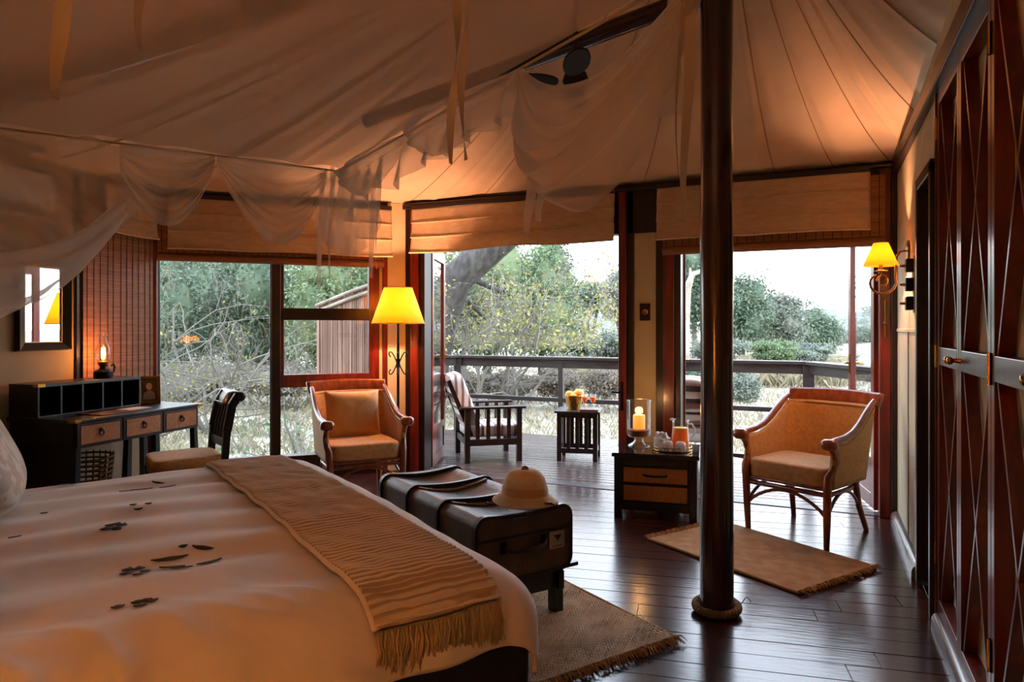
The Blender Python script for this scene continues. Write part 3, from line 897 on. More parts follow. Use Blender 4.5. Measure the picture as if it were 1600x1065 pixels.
for px, py, l_, a in ((265, 873, 0.085, 1.55), (317, 860, 0.055, 1.05), (327, 875, 0.07, 2.0), (269, 884, 0.06, 1.15), (284, 887, 0.05, 1.2), (286, 861, 0.022, 1.6)): leaf(px, py, l_, 0.019, a)
for px, py, l_, a in ((247, 754, 0.05, 0.9), (262, 758, 0.06, 1.9), (222, 762, 0.07, 1.5), (196, 767, 0.04, 1.5), (98, 752, 0.04, 1.5), (112, 751, 0.035, 1.2), (208, 797, 0.02, 1.5), (216, 801, 0.025, 1.5), (232, 795, 0.02, 1.5), (69, 805, 0.02, 1.5), (23, 845, 0.03, 1.6)): leaf(px, py, l_, 0.016, a)

# knitted throw across the foot of the bed
th = thing('knitted_throw', 'beige knitted throw with tassel fringe across the foot of the bed', 'throw', BF, BANGLE)
M_knit = mat('beige_knit', '#ddd1c1', 0.95, col2='#a8957d', nscale=15.06, wave='X', wdist=0.25, ramp=(0.3, 0.8), bump=0.3, bscale=220)
M_knit2 = mat('pale_knit', '#e0d7ca', 0.95, bump=0.3, bscale=220)
TY0, TY1 = 0.125, 0.425
def throw_pt(x, v, lift):
    skew = 0.03*(x/BW)
    return duvet_surf(x, TY0 + skew + (TY1-TY0)*v, lift, 0.55)
def tfn(u, v):
    x = 0.0 + (BW + 0.06)*u
    p = throw_pt(x, v, 0.025)
    rib = 0.0042*math.cos(u*2*math.pi*92)
    ov = Vector((-0.6, 0, 0.8)) if x < 0.05 else Vector((0, 0, 1))
    return p + ov*(rib + 0.004*noise.noise(Vector((u*30, v*6, 0))))
MB().grid(tfn, 920, 24).build('throw_cloth', M_knit, th, smooth=180, solid=0.008)
m = MB()
for v in (0.0, 1.0):
    pts = [throw_pt(0.0 + (BW+0.06)*i/80, v, 0.020) for i in range(81)]
    m.tube(pts, 0.008, 6)
m.build('throw_edge', M_knit2, th, smooth=60)
rnd = random.Random(11)
m = MB()
for k in range(58):
    v = (k+0.5)/58
    for j in range(4):
        x = 0.0; p = throw_pt(x, min(1, max(0, v + rnd.uniform(-0.008, 0.008))), 0.022)
        pts = []
        ln = rnd.uniform(0.075, 0.10); sw = rnd.uniform(-0.012, 0.012)
        q = Vector((-0.006, 0, 0)) * (1+j*0.4)
        for i in range(5):
            t = i/4
            pts.append(p + q + Vector((-0.006*math.sin(t*3) , sw*t + 0.003*math.sin(t*9+k), -ln*t)))
        m.tube(pts, [0.0028, 0.0032, 0.003, 0.0026, 0.0012], 5)
tag(m.build('tassel_fringe', M_fringe, th, smooth=60), kind='stuff')

# pillows
def pillow(label, px_or, size, tilt, rz, name='pillow', material=M_damask, loc=None):
    o = thing(name, label, 'pillow', loc, rz)
    MB().pillow(size[0]/2, size[1]/2, size[2]/2, 0.55, Rx(tilt)).build('pillow_cover', material, o, smooth=180)
    return o
pillow('ivory damask pillow leaning at the left edge of the bed', None, (0.60, 0.42, 0.17), math.radians(64), BANGLE, loc=bedw((1.33, 1.20, ZB+0.23)))
pillow('white pillow leaning behind the near edge of the bed', None, (0.62, 0.42, 0.16), math.radians(62), BANGLE, material=M_white, loc=bedw((0.42, 1.24, ZB+0.22)))

# bedside table and its lamp, just outside the picture (the warm light on the bed)
BT = Vector((-0.98, -0.22, 0))
t_ = thing('bedside_table', 'black bedside table by the near head end of the bed', 'table', BT, BANGLE)
MB().box(-0.2, 0.2, -0.2, 0.2, 0.50, 0.53).build('table_top', M_black, t_, bevel=0.004)
for sx in (-1, 1):
    for sy in (-1, 1): MB().bar((sx*0.17, sy*0.17, 0), (sx*0.17, sy*0.17, 0.5), 0.04, 0.04).build('leg', M_black, t_)
l_ = thing('table_lamp', 'lit table lamp on the bedside table', 'lamp', BT + Vector((0, 0, 0.53)))
MB().lathe([(0.08, 0), (0.08, 0.02), (0.025, 0.04), (0.04, 0.15), (0.02, 0.3), (0.012, 0.42)], 20).build('base', M_bronze, l_, smooth=40)
MB().lathe([(0.20, 0.36), (0.10, 0.60)], 28, cap=False).build('lamp_shade', M_shadeglow, l_, smooth=60)
point_light('bulb_light', (0, 0, 0.47), LAMP_W['bedside'], WARM_BED, l_, 0.05)

# ------------------------------------------------------------------ luggage bench, trunk, pith helmet, rugs
TR = Vector((-1.0, 2.87, 0))            # near right corner of the trunk (foot side); local x = E1, local y = towards the bed (E2)
bench = thing('luggage_bench', 'low black luggage bench carrying the trunk at the bed foot', 'bench', TR, BANGLE)
for x in (0.02, 0.95):
    for y in (0.02, 0.42):
        MB().box(x, x+0.05, y, y+0.05, 0, 0.20).build('leg', M_black, bench, bevel=0.004)
for y in (0.03, 0.43): MB().box(0.0, 1.02, y, y+0.03, 0.115, 0.195).build('side_rail', M_black, bench, bevel=0.003)
for x in (0.025, 0.96): MB().box(x, x+0.03, 0.03, 0.46, 0.115, 0.195).build('end_rail', M_black, bench, bevel=0.003)
for x in (0.035, 0.25, 0.48, 0.72, 0.965): MB().box(x-0.02, x+0.02, -0.06, 0.50, 0.195, 0.212).build('slat', M_black, bench, bevel=0.003)

tk = thing('travel_trunk', 'worn dark brown travel trunk lying on the black bench', 'trunk', TR, BANGLE)
TW, TL, TZ0, TZ1 = 0.47, 1.0, 0.213, 0.475
ribs = [0.0, 0.335, 0.665, 1.0]
def trunk_sec(s, off=0.0, sagk=1.0):
    """rounded section at length s, slightly sunk between the bands"""
    x = s*TL
    d = min(abs(s-r) for r in ribs)
    sag = sagk*(0.018 + 0.036*math.sin(min(1, d/0.167)*math.pi/2))
    pts = []
    R = 0.045
    for (cy, cz, a0) in ((TW-R, TZ1-R, 0), (R, TZ1-R, 90), (R, TZ0+R, 180), (TW-R, TZ0+R, 270)):
        for k in range(6):
            a = math.radians(a0 + 18*k)
            pts.append([x, cy + (R+off)*math.cos(a), cz + (R+off)*math.sin(a)])
    # extra points on the top for the sag
    out = []
    for i, p in enumerate(pts):
        out.append(p)
        if i == 5:
            a, b_ = pts[5], pts[6]
            for k in range(1, 8):
                t = k/8
                out.append([x, a[1]+(b_[1]-a[1])*t, a[2] - sag*math.sin(math.pi*t)])
    return out
m = MB(); secs = [trunk_sec(i/36) for i in range(37)]; k = len(secs[0])
vs = [p for s in secs for p in s]; fs = []
for i in range(36):
    for j in range(k): fs.append((i*k+j, i*k+(j+1) % k, (i+1)*k+(j+1) % k, (i+1)*k+j))
fs.append(tuple(range(k-1, -1, -1))); fs.append(tuple(36*k+j for j in range(k)))
m.add(vs, fs); m.build('trunk_body', M_trunk, tk, smooth=50)
def band(s0, s1, off, nm, material):
    a, b_ = trunk_sec(s0, off, 0.6), trunk_sec(s1, off, 0.6); a2, b2 = trunk_sec(s0, -0.004, 0.6), trunk_sec(s1, -0.004, 0.6); k = len(a)
    m = MB(); m.add(a+b_+a2+b2, [(j, (j+1) % k, (j+1) % k+k, j+k) for j in range(k)] + [(j+2*k, (j+1) % k+2*k, (j+1) % k, j) for j in range(k)] + [(j+k, (j+1) % k+k, (j+1) % k+3*k, j+3*k) for j in range(k)])
    return m.build(nm, material, tk, smooth=50)
for s in (0.335, 0.665): band(s-0.009, s+0.009, 0.015, 'trunk_band', M_trunktrim)
band(-0.004, 0.024, 0.012, 'edge_band', M_trunktrim); band(0.976, 1.004, 0.012, 'edge_band', M_trunktrim)
for s in (0.31, 0.64):
    pts = [(s*TL, 0.05 + (TW-0.10)*i/12, TZ1 + 0.004 - 0.030*math.sin(math.pi*i/12)) for i in range(13)]
    m = MB()
    for i in range(12): m.bar(pts[i], pts[i+1], 0.034, 0.007)
    sl = m.build('trunk_slat', M_slat, tk)
    for i in (2, 6, 10): MB().sphere(Vector(pts[i]) + Vector((0, 0, 0.004)), 0.004, 8, 5).build('rivet', M_brass, sl, smooth=180)
# near end: seam, handle, lock, label
MB().box(-0.006, 0.0, 0.0, TW, TZ1-0.095, TZ1-0.085).build('lid_seam', M_trunktrim, tk)
MB().tube([(-0.01, 0.14, 0.345), (-0.03, 0.16, 0.335), (-0.032, 0.24, 0.325), (-0.03, 0.32, 0.335), (-0.01, 0.34, 0.345)], 0.010, 8).build('end_handle', M_trunktrim, tk, smooth=60)
for y in (0.13, 0.33): MB().box(-0.008, 0.0, y, y+0.03, 0.32, 0.37).build('handle_mount', M_iron, tk, bevel=0.003)
st = MB().box(-0.0065, -0.0055, 0.035, 0.115, 0.30, 0.375).build('luggage_label', M_sticker, tk)
m = MB(); m.add([(-0.0068, 0.095, 0.358), (-0.0068, 0.05, 0.358), (-0.0068, 0.062, 0.345), (-0.0068, 0.074, 0.33), (-0.0068, 0.078, 0.344)], [(0, 1, 2, 3, 4)])
m.box(-0.0068, -0.0066, 0.048, 0.10, 0.31, 0.313); m.build('label_mark', M_ink, st)

ht = thing('pith_helmet', 'tan pith helmet resting on the near end of the trunk', 'hat', TR + E1*0.13 + E2*0.15 + Vector((0, 0, TZ1+0.004)), BANGLE+0.5)
def crown(u, v):
    q = 2*math.pi*u; t = v*math.pi/2
    rx, ry = 0.104*math.cos(t)**0.5, 0.088*math.cos(t)**0.5
    return (rx*math.cos(q), ry*math.sin(q), 0.030 + 0.118*math.sin(t)**0.95)
MB().grid(crown, 40, 14, closeu=True).build('crown', M_pith, ht, smooth=180)
def brim(u, v):
    q = 2*math.pi*u
    ex = 1.0 + 0.18*abs(math.cos(q))
    rx = 0.101 + 0.042*v*ex; ry = 0.085 + 0.036*v
    return (rx*math.cos(q), ry*math.sin(q), 0.040 - 0.036*v**1.2*(1.0 - 0.15*math.cos(2*q)))
MB().grid(brim, 48, 6, closeu=True).build('brim', M_pith, ht, smooth=180, solid=0.006)
def hband(u, v):
    q = 2*math.pi*u; t = 0.06 + 0.30*v
    rx, ry = 0.107*math.cos(t)**0.5, 0.091*math.cos(t)**0.5
    return (rx*math.cos(q), ry*math.sin(q), 0.030 + 0.118*math.sin(t)**0.95 + 0.002*math.sin(v*9))
MB().grid(hband, 40, 8, closeu=True).build('hat_band', M_gold, ht, smooth=180)
MB().sphere((0, 0, 0.152), (0.018, 0.018, 0.012)).build('top_button', M_rattan, ht, smooth=180)
for k in range(3): MB().sphere((0.035 + 0.012*k, -0.079, 0.108), 0.003, 8, 5).build('vent_eyelet', M_brass, ht, smooth=180)
MB().tube([(-0.12, 0.05, 0.02), (-0.145, 0.04, 0.022), (-0.156, 0.03, 0.014)], [0.006, 0.007, 0.003], 6).build('brim_strap', M_leather, ht, smooth=60)

def rug(name, label, corner, ax, ay, lx, ly, material, fringe_sides, seed, flen=0.045, rows=0):
    e = thing(name, label, 'rug', corner, math.atan2(ax.y, ax.x))
    sg = 1 if ax.cross(ay).z > 0 else -1
    def fn(u, v):
        x, y = u*lx, v*ly*sg
        return (x, y, 0.008 + 0.004*noise.noise(Vector((x*3+seed, y*3, 0))) + 0.0022*math.sin(y*420)*math.sin(x*300+seed))
    MB().grid(fn, int(lx*90), int(ly*90)).build('rug_weave', material, e, smooth=180, solid=0.012)
    rnd = random.Random(seed)
    m = MB()
    for (x, dx) in fringe_sides:
        k = int(ly/0.0042)
        for i in range(k):
            y = ly*sg*(i+rnd.random())/k
            ln = flen*rnd.uniform(0.6, 1.15)
            a = rnd.uniform(-0.5, 0.5)
            pts = [(x - dx*0.012, y, 0.012), (x + dx*ln*0.4, y+ln*0.4*a, 0.020 + rnd.uniform(-0.004, 0.010)), (x + dx*ln, y + ln*a, 0.006 + rnd.uniform(0, 0.012))]
            m.tube(pts, [0.0028, 0.0028, 0.0014], 4)
    tag(m.build('rug_fringe', M_jfringe, e, smooth=60), kind='stuff')
    m = MB()
    for y in (0.006*sg, (ly-0.006)*sg): m.tube([(0.0, y, 0.009), (lx, y, 0.009)], 0.008, 8)
    m.build('rug_binding', M_jfringe, e, smooth=60)
    return e
rug('woven_rug', 'braided jute rug under the luggage bench beside the bed', Vector((-0.52, 2.80, 0)), E1, E2, 2.3, 1.15, M_jute, ((0.0, -1), (2.3, 1)), 3, 0.05)
rug('doormat_rug', 'small fringed coir rug behind the pole before the right armchair', Vector((-0.09, 3.50, 0)), E1, -E2, 1.00, 0.66, M_jute2, ((0.0, -1), (1.0, 1)), 9, 0.035)

# ------------------------------------------------------------------ rattan armchairs
def rattan_chair(label, loc, rz, group):
    e = thing('rattan_armchair', label, 'armchair', loc, rz, group)
    for sx in (-1, 1):
        MB().tube([(sx*0.245, -0.24, 0), (sx*0.25, -0.245, 0.15), (sx*0.255, -0.25, 0.36)], [0.016, 0.021, 0.024], 12).build('leg', M_rattan, e, smooth=60)
        MB().tube([(sx*0.235, 0.30, 0), (sx*0.215, 0.24, 0.16), (sx*0.21, 0.20, 0.33)], [0.016, 0.019, 0.022], 12).build('leg', M_rattan, e, smooth=60)
    rim = []
    for k in range(25):     # seat ring, rounded at the back
        t = k/24; a = math.pi*t
        rim.append((0.255*math.cos(a), -0.02 + 0.24*math.sin(a)**0.8, 0.30))
    rim = [(0.255, -0.245, 0.30)] + rim + [(-0.255, -0.245, 0.30)]
    MB().tube(rim, 0.015, 8, closed=True).build('seat_ring', M_rattan, e, smooth=60)
    MB().tube([(p[0], p[1], 0.332) for p in rim], 0.012, 8, closed=True).build('seat_ring', M_rattan, e, smooth=60)
    def arch(p0, p1, zb, zt):
        pts = []
        for k in range(13):
            t = k/12; p = Vector(p0).lerp(Vector(p1), t)
            pts.append((p.x, p.y, zb + (zt-zb)*math.sin(math.pi*t)**0.75))
        MB().tube(pts, 0.0105, 8).build('arched_stretcher', M_rattan, e, smooth=60)
    arch((-0.25, -0.245, 0), (0.25, -0.245, 0), 0.165, 0.285)
    arch((0.25, -0.245, 0), (0.212, 0.235, 0), 0.165, 0.285)
    arch((-0.25, -0.245, 0), (-0.212, 0.235, 0), 0.165, 0.285)
    # seat cushion, plump box with straight front
    MB().pillow(0.245, 0.225, 0.062, 0.22, T(0, -0.035, 0.392), nu=48, nv=16).build('seat_cushion', M_seat, e, smooth=60)
    # wrap-around shell: side panels and back, leaning outwards
    def shell(t, v, off=0.0):
        # t -1..1 around from the left front to the right front, v 0..1 up
        a = abs(t); s = 1 if t > 0 else -1
        if a > 0.45:                              # sides
            q = (a-0.45)/0.55
            x = s*(0.262 + 0.012*v); y = 0.20 - 0.42*q
            lean = 0.10*v*(1-q)
            topz = 0.585 + 0.185*(max(0, 1-q*1.35))**1.6
            y += lean
        else:
            q = a/0.45
            c = math.sin(q*math.pi/2)
            x = s*(0.262 + 0.012*v)*q**0.85; y = 0.285 - 0.085*q**3.2 + 0.10*v
            topz = 0.77
        z = 0.335 + (topz-0.335)*v
        return Vector((x*(1+off*2), y + off, z))
    def panel(t0, t1, nm):
        MB().grid(lambda u, v: shell(t0+(t1-t0)*u, v), 24, 12).build(nm, M_uphol, e, smooth=180, solid=0.028)
    panel(-0.47, 0.47, 'backrest'); panel(0.45, 1.0, 'side_panel'); panel(-1.0, -0.45, 'side_panel')
    # piping cord along the top of the backrest
    MB().tube([shell(-0.45+0.9*i/20, 0.975) - Vector((0, 0.016, 0)) for i in range(21)], 0.006, 6).build('piping', M_seat, e, smooth=60)
    # arms: rattan curve from the scroll knob up into the back
    for s in (-1, 1):
        pts = [(s*0.278, -0.265, 0.600), (s*0.280, -0.20, 0.607), (s*0.282, -0.10, 0.612), (s*0.283, 0.0, 0.632), (s*0.283, 0.09, 0.672), (s*0.281, 0.17, 0.722), (s*0.279, 0.25, 0.772), (s*0.276, 0.315, 0.80)]
        MB().tube(pts, [0.022, 0.022, 0.021, 0.021, 0.021, 0.020, 0.018, 0.016], 10).build('arm', M_rattan, e, smooth=60)
        kn = MB(); kn.lathe([(0.0, -0.045), (0.022, -0.043), (0.033, -0.025), (0.034, 0.0), (0.033, 0.025), (0.022, 0.043), (0.0, 0.045)], 16, T(s*0.278, -0.275, 0.592) @ Ry(math.pi/2))
        kn.build('arm_knob', M_rattan, e, smooth=60)
        pts = [(s*0.276, -0.255, 0.575), (s*0.276, -0.215, 0.535), (s*0.274, -0.195, 0.485), (s*0.268, -0.215, 0.435), (s*0.258, -0.248, 0.405), (s*0.255, -0.25, 0.35)]
        MB().tube(pts, [0.018, 0.019, 0.02, 0.021, 0.024, 0.025], 10).build('arm_post', M_rattan, e, smooth=60)
        pts = [(x*1.0, y+0.035, z) for x, y, z in pts[:4]]
        MB().tube(pts, 0.012, 8).build('arm_post', M_rattan, e, smooth=60)
    def rail(u, v):
        t = -1 + 2*u; z = 0.762 + 0.082*v
        x = t*(0.292 + 0.012*v); y = 0.395 - 0.045*abs(t)**2.2 + 0.035*v**1.5
        return (x, y, z + 0.004*math.cos(t*3))
    MB().grid(rail, 24, 6).build('top_rail', M_rattan, e, smooth=180, solid=0.024, bevel=0)
    return e
rattan_chair('rattan armchair without a cushion, by the right doorway', (-0.08, 4.63, 0), math.radians(-26), 'rattan armchairs')
rattan_chair('rattan armchair holding a gold cushion, beneath the floor lamp', (-3.05, 4.12, 0), math.radians(50), 'rattan armchairs')
cu = thing('gold_cushion', 'square gold satin cushion on the left rattan armchair', 'cushion', Vector((-3.05, 4.12, 0)) + Vector((*rot2((0, 0.175), math.radians(50)), 0.60)), math.radians(50))
def cush(u, v):
    x, z = (u-0.5)*2, (v-0.5)*2
    k = (1-x**4)*(1-z**4)
    px = x*0.205*(1-0.05*(1-z*z)); pz = z*0.185*(1-0.05*(1-x*x))
    return px, pz, k
m = MB()
m.grid(lambda u, v: (cush(u, v)[0], -0.075*cush(u, v)[2]**0.6 - 0.004*noise.noise(Vector((u*6, v*6, 0))), cush(u, v)[1]), 26, 26, Rx(math.radians(-12)))
m.grid(lambda u, v: (cush(u, v)[0], 0.05*cush(u, v)[2]**0.6, cush(u, v)[1]), 26, 26, Rx(math.radians(-12)))
m.build('cushion_cover', M_gold, cu, smooth=180)

# ------------------------------------------------------------------ floor lamp
FL = Vector((-3.12, 4.74, 0))
e = thing('floor_lamp', 'lit floor lamp with amber shade and scrolled iron stem behind the armchair', 'lamp', FL)
MB().lathe([(0.13, 0), (0.13, 0.012), (0.03, 0.03), (0.013, 0.05)], 28).build('base', M_iron, e, smooth=40)
MB().lathe([(0.011, 0.04), (0.011, 1.36)], 12).build('stem', M_iron, e, smooth=60)
m = MB()
for k in range(4):
    a = k*math.pi/2 + 0.5
    for s in (-1, 1):
        pts = []
        for i in range(14):
            t = i/13; q = t*4.2
            r = 0.012 + 0.065*t if t < 0.6 else 0.012 + 0.065*0.6 + 0.022*math.sin((t-0.6)*7)
            pts.append((r*math.cos(a), r*math.sin(a), 0.965 + s*(0.01 + 0.085*math.sin(min(t, 0.8)*1.9) - (0.05*(t-0.7)*3 if t > 0.7 else 0))))
        m.tube(pts, 0.0055, 6)
m.build('scrolls', M_iron, e, smooth=60)
MB().lathe([(0.022, 0.93), (0.016, 0.965), (0.022, 1.0)], 12).build('collar', M_iron, e, smooth=40)
SH = []
m = MB(); m.lathe([(0.212, 1.285), (0.112, 1.575)], 8*6, cap=False)
m.build('lamp_shade', M_shadeglow, e, smooth=60, solid=0.003)
M_shaderim = mat('shade_trim', '#c98a2c', 0.8)
for z, r in ((1.286, 0.2135), (1.575, 0.1135)):
    MB().tube([(r*math.cos(2*math.pi*k/48), r*math.sin(2*math.pi*k/48), z) for k in range(48)], 0.0035, 5, closed=True).build('shade_ring', M_shaderim, e, smooth=60)
MB().sphere((0, 0, 1.42), 0.03).build('bulb', M_bulb, e, smooth=180)
point_light('bulb_light', (0, 0, 1.44), LAMP_W['floor'], WARM, e, 0.035)
MB().tube([(0, 0, 1.36), (0, 0, 1.40)], 0.012, 8).build('socket', M_brass, e, smooth=60)

# ------------------------------------------------------------------ cabinet with tray, candle, jug
CB = Vector((-1.24, 4.44, 0)); CX = Vector((0.52, 0.075, 0)).normalized(); CA = math.atan2(CX.y, CX.x)
cab = thing('side_cabinet', 'low black side cabinet with two cane drawer fronts', 'cabinet', CB, CA)
CWd, CDp, CH = 0.53, 0.46, 0.425
MB().box(-0.015, CWd+0.015, -0.015, CDp, CH-0.022, CH).build('top', M_black, cab, bevel=0.004)
MB().box(0.045, CWd-0.045, 0.02, CDp-0.02, 0.06, CH-0.03).build('body', M_black, cab, bevel=0.003)
for x in (0.0, CWd-0.05):
    for y in (0.0, CDp-0.06): MB().box(x, x+0.05, y, y+0.05, 0, CH-0.022).build('corner_post', M_black, cab, bevel=0.004)
MB().box(0.05, CWd-0.05, 0.008, 0.03, 0.055, 0.11).build('plinth', M_black, cab, bevel=0.003)
MB().box(0.05, CWd-0.05, 0.008, 0.03, CH-0.08, CH-0.022).build('apron', M_black, cab, bevel=0.003)
for z0, z1, hd in ((0.235, 0.342, True), (0.115, 0.225, False)):
    d = MB().box(0.055, CWd-0.055, 0.004, 0.03, z0, z1).build('drawer', M_black, cab, bevel=0.003)
    MB().box(0.063, CWd-0.063, -0.001, 0.006, z0+0.006, z1-0.006).build('cane_panel', M_cane, d, bevel=0.002)
    if hd: MB().tube([(0.19, 0.0, 0.293), (0.20, -0.014, 0.29), (CWd/2, -0.018, 0.287), (CWd-0.20, -0.014, 0.29), (CWd-0.19, 0.0, 0.293)], 0.007, 8).build('handle', M_iron, d, smooth=60)
def onc(x, y): return CB + Vector((*rot2((x, y), CA), CH+0.0005))
M_tabglass = M_clear
MB().box(-0.012, CWd+0.012, -0.012, CDp-0.003, CH, CH+0.005).build('glass_top', mat('dark_glass_top', '#10161a', 0.05, spec=0.8), cab)
e = thing('hurricane_lamp', 'tall clear glass candle holder on the black side cabinet', 'candle holder', onc(0.135, 0.30) + Vector((0, 0, 0.005)), 0)
MB().lathe([(0.075, 0.0), (0.075, 0.006), (0.045, 0.022), (0.028, 0.04), (0.035, 0.055), (0.075, 0.068), (0.084, 0.085), (0.084, 0.31), (0.087, 0.318)], 36, cap=False).build('glass', M_clear, e, smooth=60, solid=0.003)
MB().lathe([(0.0, 0.072), (0.075, 0.072), (0.079, 0.09), (0.079, 0.112), (0.0, 0.116)], 28).build('sand_fill', M_sand, e, smooth=60)
c_ = thing('pillar_candle', 'burning pillar candle inside the tall glass holder', 'candle', onc(0.135, 0.30) + Vector((0, 0, 0.122)))
MB().lathe([(0.041, 0), (0.042, 0.02), (0.042, 0.092), (0.038, 0.098), (0.02, 0.093), (0.0, 0.091)], 28).build('wax', M_wax, c_, smooth=60)
MB().tube([(0, 0, 0.09), (0.001, 0, 0.103)], 0.0015, 5).build('wick', M_iron, c_)
MB().lathe([(0.0, 0.100), (0.005, 0.106), (0.0065, 0.113), (0.004, 0.126), (0.0, 0.138)], 12).build('flame', M_flame, c_, smooth=60)
point_light('candle_light', (0, 0, 0.14), LAMP_W['candle'], (1.0, 0.5, 0.18), c_, 0.03)
TC = onc(0.365, 0.20) + Vector((0, 0, 0.006))
tr = thing('serving_tray', 'round tray with a raised gallery rim holding jug and glasses', 'tray', TC)
MB().lathe([(0.0, 0.0), (0.128, 0.0), (0.13, 0.004), (0.0, 0.005)], 40).build('plate', M_bronze, tr, smooth=40)
for z in (0.006, 0.026): MB().tube([(0.129*math.cos(2*math.pi*k/48), 0.129*math.sin(2*math.pi*k/48), z) for k in range(48)], 0.0032, 6, closed=True).build('rim_ring', M_brass, tr, smooth=60)
m = MB()
for k in range(32):
    q = 2*math.pi*k/32; m.tube([(0.129*math.cos(q), 0.129*math.sin(q), 0.004), (0.129*math.cos(q), 0.129*math.sin(q), 0.027)], 0.002, 5)
m.build('rim_spindles', M_brass, tr, smooth=60)
JL = TC + Vector((*rot2((0.052, 0.025), CA), 0.0055))
jg = thing('glass_jug', 'clear glass jug of orange juice on the round tray', 'jug', JL, CA)
MB().lathe([(0.0, 0.0), (0.058, 0.0), (0.060, 0.01), (0.058, 0.06), (0.052, 0.13), (0.050, 0.165), (0.056, 0.195)], 32, cap=False).build('glass_body', M_clear, jg, smooth=60, solid=0.003)
MB().lathe([(0.0, 0.006), (0.055, 0.006), (0.057, 0.012), (0.055, 0.06), (0.050, 0.128), (0.0, 0.129)], 28).build('juice', M_juice, jg, smooth=50)
MB().lathe([(0.0, 0.129), (0.0495, 0.129), (0.049, 0.141), (0.0, 0.142)], 28).build('juice_foam', mat('juice_pulp', '#d9b83c', 0.4), jg, smooth=50)
MB().tube([(0.05, 0, 0.165), (0.075, 0, 0.168), (0.092, 0, 0.14), (0.09, 0, 0.10), (0.07, 0, 0.07)], [0.008, 0.007, 0.007, 0.007, 0.006], 10).build('jug_handle', M_cut, jg, smooth=60)
MB().lathe([(0.0, 0.0), (0.012, 0.004), (0.014, 0.014), (0.0, 0.02)], 10, T(-0.055, 0, 0.185)).build('spout_lip', M_cut, jg, smooth=60)
for i, (x, y) in enumerate(((-0.025, -0.082), (0.058, -0.083))):
    g = thing('tumbler', ('upturned cut glass tumbler left of the other before the jug', 'upturned cut glass tumbler right of the other before the jug')[i], 'glass', TC + Vector((*rot2((x, y), CA), 0.0055)), 0, 'tumblers on the tray')
    MB().lathe([(0.036, 0.0), (0.038, 0.02), (0.034, 0.05), (0.026, 0.062), (0.0, 0.064)], 18, cap=False).build('cut_glass', M_cut if i > 5 else MATS['frosted_ice_glass'], g, smooth=25)
ib = thing('ice_bowl', 'glass bowl heaped with ice on the left of the tray', 'bowl', TC + Vector((*rot2((-0.068, 0.015), CA), 0.0055)))
MB().lathe([(0.0, 0.0), (0.05, 0.0), (0.054, 0.02), (0.056, 0.07)], 24, cap=False).build('bowl_glass', M_cut, ib, smooth=60)
rnd = random.Random(4)
for k in range(16):
    a = rnd.uniform(0, 6.28); r = rnd.uniform(0, 0.04); s = rnd.uniform(0.011, 0.016)
    MB().box(-s, s, -s, s, -s, s, T(r*math.cos(a), r*math.sin(a), 0.055 + rnd.uniform(0, 0.04)) @ Rz(rnd.uniform(0, 3)) @ Rx(rnd.uniform(0, 3))).build('ice_cube', M_cut, ib, bevel=0.003)

# ------------------------------------------------------------------ desk and what stands on it
DK = Vector((-4.03, 2.69, 0)); DX = Vector((-0.105, 0.994, 0)).normalized(); DA = math.atan2(DX.y, DX.x)   # local x along the front, local y to the wall
DW, DD, DH = 1.0, 0.55, 0.70
def ond(x, y, z): return DK + Vector((*rot2((x, y), DA), z))
dk = thing('writing_desk', 'black writing desk with three cane-fronted drawers and pigeonholes', 'desk', DK, DA)
MB().box(-0.012, DW+0.012, -0.012, DD, DH-0.02, DH).build('desk_top', M_black, dk, bevel=0.004)
MB().box(0.0, DW, 0.02, DD-0.01, 0.535, DH-0.02).build('desk_frame', M_black, dk, bevel=0.003)
for k in range(3):
    x0 = 0.012 + k*(DW-0.024)/3; x1 = x0 + (DW-0.024)/3 - 0.012
    d = MB().box(x0, x1+0.006, 0.0, 0.03, 0.53, DH-0.024).build('drawer', M_black, dk, bevel=0.003)
    MB().box(x0+0.022, x1-0.016, -0.004, 0.004, 0.55, DH-0.04).build('cane_panel', M_cane, d, bevel=0.002)
    xm = (x0+x1)/2
    MB().lathe([(0.013, 0), (0.012, 0.005), (0.0, 0.007)], 14, T(xm, -0.004, 0.625) @ Rx(math.pi/2)).build('pull_plate', M_iron, d, smooth=40)
    MB().tube([(xm + 0.017*math.sin(2*math.pi*i/16), -0.012, 0.612 - 0.017*math.cos(2*math.pi*i/16) - 0.004) for i in range(16)], 0.0032, 6, closed=True).build('ring_pull', M_iron, d, smooth=60)
for x, y in ((0.03, 0.03), (0.03, DD-0.05), (DW-0.03, 0.03), (DW-0.03, DD-0.05), (0.40, 0.03), (0.62, 0.03)):
    sp = 0.02 if x < 0.5 else -0.02
    MB().bar((x - sp, y, 0.0), (x, y, 0.535), 0.05, 0.05, up=(0, 1, 0), w1=0.035, h1=0.04).build('leg', M_black, dk, bevel=0.004)
MB().box(0.02, 0.40, DD-0.06, DD-0.045, 0.10, 0.54).build('modesty_panel', M_black, dk)
MB().box(0.01, 0.025, 0.05, DD-0.05, 0.30, 0.54).build('side_apron', M_black, dk)
for y in (0.03, DD-0.05): MB().box(0.02, DW-0.02, y-0.012, y+0.012, 0.12, 0.145).build('stretcher', M_black, dk)
hu = MB()
HX1 = 0.76
hu.box(0, HX1, 0.30, DD-0.005, 0.885, 0.905); hu.box(0, HX1, DD-0.02, DD-0.005, DH, 0.89)
hu.box(0, HX1, 0.30, DD-0.005, DH, DH+0.012)
hutch = hu.build('pigeonhole_unit', M_black, dk, bevel=0.003)
for k in range(6):
    x = k*(HX1-0.012)/5
    MB().box(x, x+0.012, 0.302, DD-0.02, DH+0.01, 0.888).build('divider', M_black, hutch)
